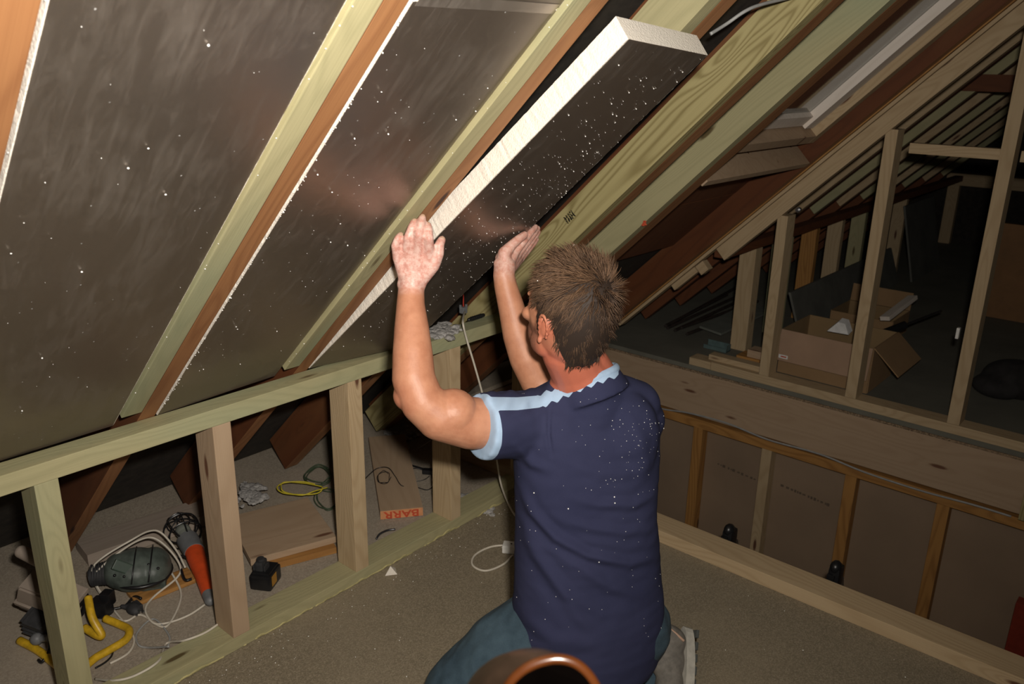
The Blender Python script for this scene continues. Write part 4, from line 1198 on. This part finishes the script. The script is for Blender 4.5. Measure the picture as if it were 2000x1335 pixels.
def blk(bm):
    c = FZ(198, 1185, .03); add_box(bm, c, (.05, .04, .05), .006, R3); add_box(bm, c + Vector((.0, .02, .02)), (.03, .03, .04), .004, R3)
tag(mesh_obj('black_clamp', blk, 'black_plastic'), 'small black block between the yellow stand and the green power tool', 'tool')

# wires and dust behind the studs
def loops(name, cen, rad, n, r, mat, label, z=.01, seed=1, cat='wire', sq=.45):
    rr = random.Random(seed); pts = []
    for k in range(n * 8):
        t = k * math.pi / 4; q_ = rad * rr.uniform(.75, 1.15)
        pts.append(FZ(cen[0] + q_ * math.cos(t), cen[1] + q_ * sq * math.sin(t) - 4 * rr.random(), z + rr.uniform(0, .012)))
    return tag(tube(name, pts, r, mat, n=5, seg=6), label, cat)
loops('yellow_wire', (590, 955), 44, 2, .0024, 'yellow_wire', 'flattened coil of yellow wire lying behind the wide pinkish plank', .048, 2, sq=.28)
loops('green_wire', (622, 930), 26, 4, .0022, 'wire_green', 'dark green tangled wire beside the third short stud, above the yellow coil', .02, 3, sq=.7)
loops('green_wire', (640, 975), 24, 3, .0022, 'wire_green', 'pale green wire tangle right of the pinkish plank', .006, 4, sq=.8)
tag(tube('black_wire', [FZ(712, 935, .036), FZ(735, 915, .04), FZ(758, 913, .045), (FZ(772, 930, .036)), FZ(785, 948, .036), FZ(810, 950, .006), FZ(835, 956, .004), FZ(850, 945, .004)], .0016, 'black_plastic', n=8), 'thin dark wire wandering over the orange-ended box', 'wire')
loops('black_wire', (750, 934), 13, 2, .0012, 'black_plastic', 'thin dark wire ring lying on the orange-ended box', .036, 6, sq=.85)
loops('black_wire', (812, 930), 30, 1, .0014, 'black_plastic', 'thin dark wire loop right of the orange-ended box', .004, 7, sq=.5)
def tl(bm): add_box(bm, FZ(838, 920, .012), (.05, .024, .018), .004, Matrix.Rotation(.6, 3, 'Z')); cyl(bm, FZ(826, 915, .012), FZ(797, 906, .008), .004, .003)
tag(mesh_obj('small_tool', tl, 'black_plastic'), 'small black hand tool lying left of the clean short stud', 'tool')
tag(tube('nail_bar', [FZ(735, 1052, .004), FZ(742, 1042, .01), FZ(757, 1035, .008), FZ(772, 1033, .008)], .0035, 'dark_metal', n=5), 'small dark metal tool on the floor below the orange-ended box', 'tool')
tag(tube('straw', [FZ(817, 875, .01), FZ(830, 867, .03), FZ(842, 859, .05)], .0016, 'cable_white', n=3), 'thin white straw standing out of the dust near the clean short stud', 'straw')
def wool(cen, sx, sy, z, label, seed):
    rr = random.Random(seed)
    def f_(bm):
        for _ in range(60):
            c = FZ(cen[0] + rr.gauss(0, sx), cen[1] + rr.gauss(0, sy), z); s_ = rr.uniform(.006, .017)
            sphere(bm, c, 1.0, 2, (s_ * rr.uniform(.8, 1.8), s_, s_ * .55))
        for v in bm.verts: v.co += Vector((mnoise.noise(v.co * 120), mnoise.noise(v.co * 120 + Vector((5, 0, 0))), mnoise.noise(v.co * 120 + Vector((0, 9, 0))))) * .005
    tag(mesh_obj('dust_wool', f_, 'dust_wool', None, True), label, 'insulation fluff', kind='stuff')
wool((492, 962), 14, 9, .055, 'grey mineral wool fluff at the back of the pinkish plank', 21)
wool((785, 845), 12, 8, .01, 'grey fluff on the floor at the back of the orange-ended box', 22)
wool((862, 645), 13, 6, .696, 'grey dust heap on the top plate behind the left forearm', 23)
wool((925, 985), 20, 10, .002, 'loose dust and grit at the foot of the wall right of the clean stud', 24)

# ------------------------------------------------------------------ on the plate and floor
jc = thing('cable_connector', FZ(905, 606, .70), 'small grey cable connector with a red wire, on the top plate by the right forearm', 'connector')
cc = FZ(905, 605, .712)
local(mesh_obj('connector_body', lambda bm: (add_box(bm, cc, (.020, .020, .022), .003), add_box(bm, cc + Vector((.004, .010, .012)), (.006, .006, .014), .001), add_box(bm, cc + Vector((-.004, -.010, .012)), (.006, .006, .014), .001)), 'grey_plastic'), jc)
local(tube('red_wire', [cc + UP * .012, cc + UP * .03, cc + UP * .05 + SD * .0, cc + UP * .07 - RX * .004], .002, 'red_wire', n=4), jc)
kn = FZ(930, 620, .70)
def knife(bm):
    a, b = FZ(916, 624, .702), FZ(944, 615, .702); chain(bm, [a, b], [.0065, .0065], 12)
    for k in range(6): cyl(bm, a.lerp(b, .15 + k * .13), a.lerp(b, .2 + k * .13), .0078, None, 12)
tag(mesh_obj('black_clip', knife, 'black_plastic', None, True), 'short black plastic object lying on the top plate beside the cable connector', 'clip')
hang = [cc - UP * .004 + Vector((.006, 0, 0)), H(904, 628, 0, .012), H(911, 660, 0, .022), H(926, 710, 0, .03), H(944, 775, 0, .035), H(958, 835, 0, .035), H(970, 895, 0, .04), H(980, 950, 0, .055), H(1002, 1000, 0, .085), FZ(1030, 1030, .01), FZ(1050, 1060, .004), FZ(1020, 1066, .004), FZ(1000, 1064, .004), FZ(960, 1067, .004), FZ(928, 1083, .004), FZ(923, 1103, .004), FZ(948, 1114, .004), FZ(982, 1102, .004), FZ(1001, 1084, .006)]
tag(tube('white_cable', hang, .0034, 'cable_white', n=8), 'white cable hanging from the top plate past the sleeve and looping on the floor', 'cable')
sk = FZ(993, 1074, 0)
def sock(bm): add_box(bm, sk + Vector((.012, .0, .015)), (.055, .034, .028), .004, Matrix.Rotation(.55, 3, 'Z'))
st = mesh_obj('cable_socket', sock, 'plastic_white'); tag(st, 'small white cable socket on the floor beside the waist of the person', 'socket')
local(mesh_obj('screw_hole', lambda bm: cyl(bm, sk + Vector((.012, 0, .0285)), sk + Vector((.012, 0, .0300)), .003), 'black_plastic'), st)
def wedge(bm):
    p = [FZ(752, 1124, .001), FZ(776, 1121, .001), FZ(772, 1108, .001)]; top = FZ(763, 1124, .001) + UP * .031 + Vector((-.004, .004, 0))
    v = [bm.verts.new(x) for x in p + [top]]
    for f_ in ((0, 1, 2), (0, 1, 3), (1, 2, 3), (2, 0, 3)): bm.faces.new([v[i] for i in f_])
tag(mesh_obj('foam_wedge', wedge, 'foam_edge'), 'small white triangular foam offcut standing on the chipboard floor', 'offcut')
def grit(bm):
    rr = random.Random(31)
    for _ in range(260):
        x = rr.choice((rr.uniform(.04, 1.4), abs(rr.gauss(.03, .05)) + .012)); y = rr.uniform(.5, 2.12)
        bmesh.ops.create_icosphere(bm, subdivisions=1, radius=rr.uniform(.0005, .0016), matrix=Matrix.Translation((x, y, .0008)))
tag(mesh_obj('floor_crumbs', grit, 'crumb'), 'tiny pale crumbs scattered over the chipboard floor', 'crumbs', kind='stuff')

# ------------------------------------------------------------------ chair in the near foreground
ch = thing('chair', (1.47, 0.36, 0), 'blurred brown high-backed chair at the bottom edge, right in front of the camera', 'chair')
A = [W(u, v, .62) for u, v in ((962, 1500), (972, 1400), (990, 1345), (1018, 1312), (1052, 1294), (1090, 1287), (1124, 1296), (1152, 1322), (1172, 1362), (1184, 1420), (1190, 1500))]
B = [W(u, v, .70) for u, v in ((880, 1500), (890, 1400), (908, 1345), (932, 1308), (962, 1289), (1000, 1283), (1036, 1290), (1064, 1312), (1084, 1350), (1096, 1410), (1100, 1500))]
def down(P): return [Vector((P[0].x, P[0].y, .62))] + P + [Vector((P[-1].x, P[-1].y, .62))]
A = smooth_path(down(A), 5); B = smooth_path(down(B), 5)
def cback(bm):
    n = len(A); rows = []
    cenA = sum(A, Vector()) / n; cenB = sum(B, Vector()) / n
    for i in range(n):
        a, b = A[i], B[i]; mid = (a + b) / 2; out = (mid - (cenA + cenB) / 2).normalized()
        rows.append([bm.verts.new(p) for p in (a, a.lerp(b, .25) + out * .006, mid + out * .009, a.lerp(b, .75) + out * .006, b, b.lerp(cenB, .12) )])
    for r0, r1 in zip(rows[:-1], rows[1:]):
        for k in range(5): bm.faces.new((r0[k], r0[k + 1], r1[k + 1], r1[k]))
    bm.faces.new([r[0] for r in rows]); bm.faces.new([r[5] for r in rows][::-1]); bm.faces.new([rows[0][k] for k in range(6)][::-1]); bm.faces.new([rows[-1][k] for k in range(6)])
local(mesh_obj('backrest', cback, 'brown_leather', None, True), ch)
local(tube('back_rim', A, .0042, 'wood_polish', n=1, seg=12), ch)
def bpanel(bm):
    cenA = sum(A, Vector()) / len(A)
    prism_bm(bm, [p.lerp(cenA, .03) for p in A], -RV * .004)
local(mesh_obj('back_panel', bpanel, 'seat_black'), ch)
sc_ = (A[0] + A[-1]) / 2; sc_ = Vector((sc_.x + .10, sc_.y - .12, 0)); fz = frame(RX, UP).to_3x3()
local(mesh_obj('seat', lambda bm: add_box(bm, sc_ + UP * .455, (.42, .42, .07), .025, fz), 'brown_leather'), ch)
for sx in (-1, 1):
    for sy in (-1, 1):
        p = sc_ + fz @ Vector((sx * .18, sy * .18, 0))
        local(mesh_obj('leg', lambda bm: cyl(bm, p + UP * .001, p + UP * .425, .015, .02, 16), 'wood_polish', None, True), ch)
for P_ in (A[0], A[-1]):
    q_ = P_.copy(); local(mesh_obj('back_post', lambda bm: cyl(bm, Vector((q_.x, q_.y, .62)), sc_ + fz @ Vector(((-.17 if P_ is A[0] else .17), .18, .43)), .013, .015, 14), 'wood_polish', None, True), ch)

# ------------------------------------------------------------------ beyond the partition
Z1 = 0.101
def card_box(loc, sx, sy, sz, rz, label, name='cardboard_box', flaps=()):
    root = thing(name, loc, label, 'box', None, rz); t = .005
    def part(nm, c, s, mat='cardboard', rot=None):
        bm = bmesh.new(); add_box(bm, c, s, 0, rot); o = link(nm, bm_mesh(bm), mat); o.parent = root; return o
    part('box_bottom', (0, 0, .004), (sx - .012, sy - .012, .005))
    part('side_panel', (0, -sy / 2, sz / 2), (sx, t, sz - .002)); part('side_panel', (0, sy / 2, sz / 2), (sx, t, sz - .002), 'cardboard_inside')
    part('side_panel', (-sx / 2, 0, sz / 2), (t, sy - .012, sz - .002), 'cardboard_inside'); part('side_panel', (sx / 2, 0, sz / 2), (t, sy - .012, sz - .002), 'cardboard')
    for side, ang, ln in flaps:
        a = math.radians(ang)
        if side == 'f': c = Vector((0, -sy / 2 - math.sin(a) * ln / 2 - .004, sz - math.cos(a) * ln / 2)); R_ = Matrix.Rotation(-a, 3, 'X'); s_ = (sx, t, ln)
        elif side == 'r': c = Vector((sx / 2 + math.sin(a) * ln / 2 + .004, 0, sz - math.cos(a) * ln / 2)); R_ = Matrix.Rotation(-a, 3, 'Y'); s_ = (t, sy, ln)
        elif side == 'b': c = Vector((0, sy / 2 + math.sin(a) * ln / 2 + .004, sz - math.cos(a) * ln / 2)); R_ = Matrix.Rotation(a, 3, 'X'); s_ = (sx, t, ln)
        else: c = Vector((-sx / 2 - math.sin(a) * ln / 2 - .004, 0, sz - math.cos(a) * ln / 2)); R_ = Matrix.Rotation(a, 3, 'Y'); s_ = (t, sy, ln)
        part('flap', c, s_, 'cardboard_flap' if side in 'f' else 'cardboard', R_)
    return root, part
fy = 3.76
xl = YP(1517, 730, fy).x; xr = YP(1690, 780, fy).x; zt = YP(1590, 655, fy).z
bx, part = card_box(((xl + xr) / 2, fy + .17, Z1), xr - xl, .34, zt - Z1, 0, 'large open cardboard box with drooping flaps behind the partition studs', flaps=(('f', 12, .15), ('r', 48, .16)))
part('label', Vector((-(xr - xl) / 2 + .035, -.17 - .036, zt - Z1 - .125)), (.045, .001, .018), 'white_paper')
part('label_print', Vector((-(xr - xl) / 2 + .037, -.17 - .037, zt - Z1 - .125)), (.028, .001, .006), 'red_ink')
def paper(bm):
    c = Vector(((xl + xr) / 2 - .02, fy + .20, zt - .005))
    p = [c + Vector((-.05, 0, -.02)), c + Vector((.05, .01, -.02)), c + Vector((.02, .03, .025)), c + Vector((-.01, .02, .03))]
    prism_bm(bm, p, Vector((0, .05, .01)))
tag(mesh_obj('crumpled_paper', paper, 'white_paper'), 'piece of white paper inside the large cardboard box', 'paper')
y2 = 4.62; xl2 = YP(1616, 655, y2).x; xr2 = YP(1735, 680, y2).x; zt2 = YP(1660, 612, y2).z
card_box(((xl2 + xr2) / 2, y2 + .15, Z1), xr2 - xl2, .30, max(.1, zt2 - Z1), 0.0, 'smaller open cardboard box standing behind the large cardboard box', flaps=(('b', 170, .10),))
s_a, s_b = YP(1728, 622, 4.45), YP(1783, 580, 4.80)
tag(timber('wood_offcut', s_a, s_b, .05, .022, UP + RX * -.3, 'white_lining'), 'pale wood strip sticking up from the smaller cardboard box', 'offcut')
gun = thing('sealant_gun', YP(1705, 658, 4.16), 'black sealant gun with a red tip lying over the right flap of the large box', 'tool')
ga_, gb_, gc_ = YP(1706, 658, 4.16), YP(1768, 634, 4.30), YP(1838, 607, 4.70)
local(mesh_obj('barrel', lambda bm: cyl(bm, ga_, gb_, .020, None, 20), 'black_plastic', None, True), gun)
local(mesh_obj('rod', lambda bm: cyl(bm, gb_, gc_, .006, None, 10), 'dark_metal', None, True), gun)
local(mesh_obj('tip', lambda bm: (cyl(bm, ga_, ga_ + (ga_ - gb_).normalized() * .02, .016, .008), add_box(bm, ga_ + UP * .012, (.02, .02, .012), .002)), 'orange_plastic', None, True), gun)
rr = random.Random(77)
for k, (p, q_) in enumerate((((1304, 640), (1470, 565)), ((1318, 645), (1478, 572)), ((1330, 640), (1480, 588)), ((1342, 652), (1482, 600)), ((1310, 632), (1440, 560)), ((1300, 636), (1420, 575)))):
    tag(mesh_obj('metal_bar', lambda bm: cyl(bm, FZ(*p, Z1 + .012 + .002 * k), FZ(*q_, Z1 + .012 + .002 * k), .009, None, 10), 'dark_pipe', None, True), 'dark metal bar in the bundle on the floor behind the head of the person', 'bar', 'bundle of dark bars')
def quad_sheet(name, pts, d, mat, label, cat):
    return tag(mesh_obj(name, lambda bm: prism_bm(bm, pts, d), mat), label, cat)
quad_sheet('flat_sheet', [FZ(1366, 640, .13), FZ(1408, 655, .13), FZ(1500, 612, .13), FZ(1470, 590, .13)], Vector((0, 0, .012)), 'grey_panel', 'grey-green sheet offcut lying on the loft floor beside the dark bars', 'sheet')
tb = FZ(1400, 682, Z1)
def teal(bm):
    add_box(bm, tb + UP * .004, (.13, .05, .006), .001); add_box(bm, tb + Vector((0, .024, .02)), (.13, .004, .036), .001); add_box(bm, tb + Vector((.063, 0, .02)), (.004, .05, .036), .001); add_box(bm, tb + Vector((0, -.024, .012)), (.13, .004, .02), .001)
tag(mesh_obj('metal_tray', teal, 'teal_paint'), 'small blue-green metal tray on the loft floor left of the shortest partition stud', 'tray')
ob = YP(1450, 715, 3.72)
tag(tbox('timber_offcut', (ob.x - .02, 3.68, Z1), (ob.x + .10, 3.78, Z1 + .062), 'amber_pine'), 'short timber offcut lying against the sole plate left of the shortest partition stud', 'offcut')
tag(tbox('timber_offcut', (ob.x + .03, 3.69, Z1 + .063), (ob.x + .13, 3.77, Z1 + .10), 'pink_pine'), 'upper timber offcut stacked beside the shortest partition stud', 'offcut')
# grey sheets leaning on the low wall
p1, p2 = H(1546, 572, 0, .02), H(1700, 500, 0, .02)
p1b = Vector((.09, p1.y, Z1)); p2b = Vector((.09, p2.y, Z1))
ys0, ys1 = H(1546, 572, 0, .03).y, 6.1
zt_ = H(1546, 572, 0, .03).z
quad_sheet('grey_sheet', [Vector((.10, ys0, Z1)), Vector((.10, ys1, Z1)), Vector((.012, ys1, zt_)), Vector((.012, ys0, zt_))], Vector((.013, 0, .001)), 'grey_sheet', 'long dark grey sheet leaning on the low wall behind the cardboard boxes', 'sheet')
quad_sheet('grey_sheet', [Vector((.16, 6.2, Z1)), Vector((.16, 6.9, Z1)), Vector((.03, 6.9, .62)), Vector((.03, 6.2, .62))], Vector((.013, 0, .001)), 'grey_sheet', 'tall dark sheet leaning on the low wall deep in the loft', 'sheet')
bpz = YP(1956, 435, 5.6)
tag(tbox('brown_panel', (bpz.x, 5.6, Z1), (bpz.x + .8, 5.63, bpz.z), 'brown_panel'), 'brown board standing deep in the loft at the right picture edge', 'board')
# bag
bg = FZ(1972, 780, Z1)
lump('bag', [('s', bg + Vector((0, .1, .07)), (.15, .13, .09)), ('s', bg + Vector((-.06, 0.02, .045)), (.11, .10, .055)), ('s', bg + Vector((.08, .06, .10)), (.10, .11, .09))], 'bag_fabric', None, .012, 4)
tag(bpy.data.objects['bag'], 'dark crumpled bag on the loft floor at the right picture edge', 'bag')
# doorway frame in the far wall
df = thing('door_1', (1.2, 7.95, Z1), None, None); df['kind'] = 'structure'
da, db = YP(1852, 360, 7.93), YP(1990, 372, 7.93)
for lo, hi in (((da.x, 7.93, Z1), (da.x + .09, 7.995, da.z)), ((da.x + .95, 7.93, Z1), (da.x + 1.04, 7.995, da.z)), ((da.x - .02, 7.92, da.z + .001), (da.x + 1.06, 7.995, da.z + .10))):
    tbox('door_frame', lo, hi, 'pale_pine', df)
# bolt and clip
bl = YP(1561, 409, YB - .006)
def bolt(bm): cyl(bm, bl, bl + Vector((.0, -.014, 0)), .012, None, 6); cyl(bm, bl + Vector((0, -.014, 0)), bl + Vector((0, -.030, 0)), .006, None, 12)
tag(mesh_obj('bolt', bolt, 'steel'), 'steel bolt end beside the top of the shortest partition stud', 'bolt')
cl = YP(1871, 650, YB + .04)
tag(mesh_obj('white_clip', lambda bm: add_box(bm, cl + Vector((0, 0, 0)), (.012, .02, .045), .003), 'plastic_white'), 'small white clip on the left side of the tallest partition stud', 'clip')

# ------------------------------------------------------------------ bring each single-mesh thing's origin to its own base
for o in list(SC.objects):
    if o.type == 'MESH' and o.parent is None and not o.children and o.matrix_world == Matrix.Identity(4):
        vs = [v.co for v in o.data.vertices]
        if not vs: continue
        lo = Vector((min(v.x for v in vs), min(v.y for v in vs), min(v.z for v in vs))); hi = Vector((max(v.x for v in vs), max(v.y for v in vs), max(v.z for v in vs)))
        b = Vector(((lo.x + hi.x) / 2, (lo.y + hi.y) / 2, lo.z))
        o.data.transform(Matrix.Translation(-b)); o.location = b
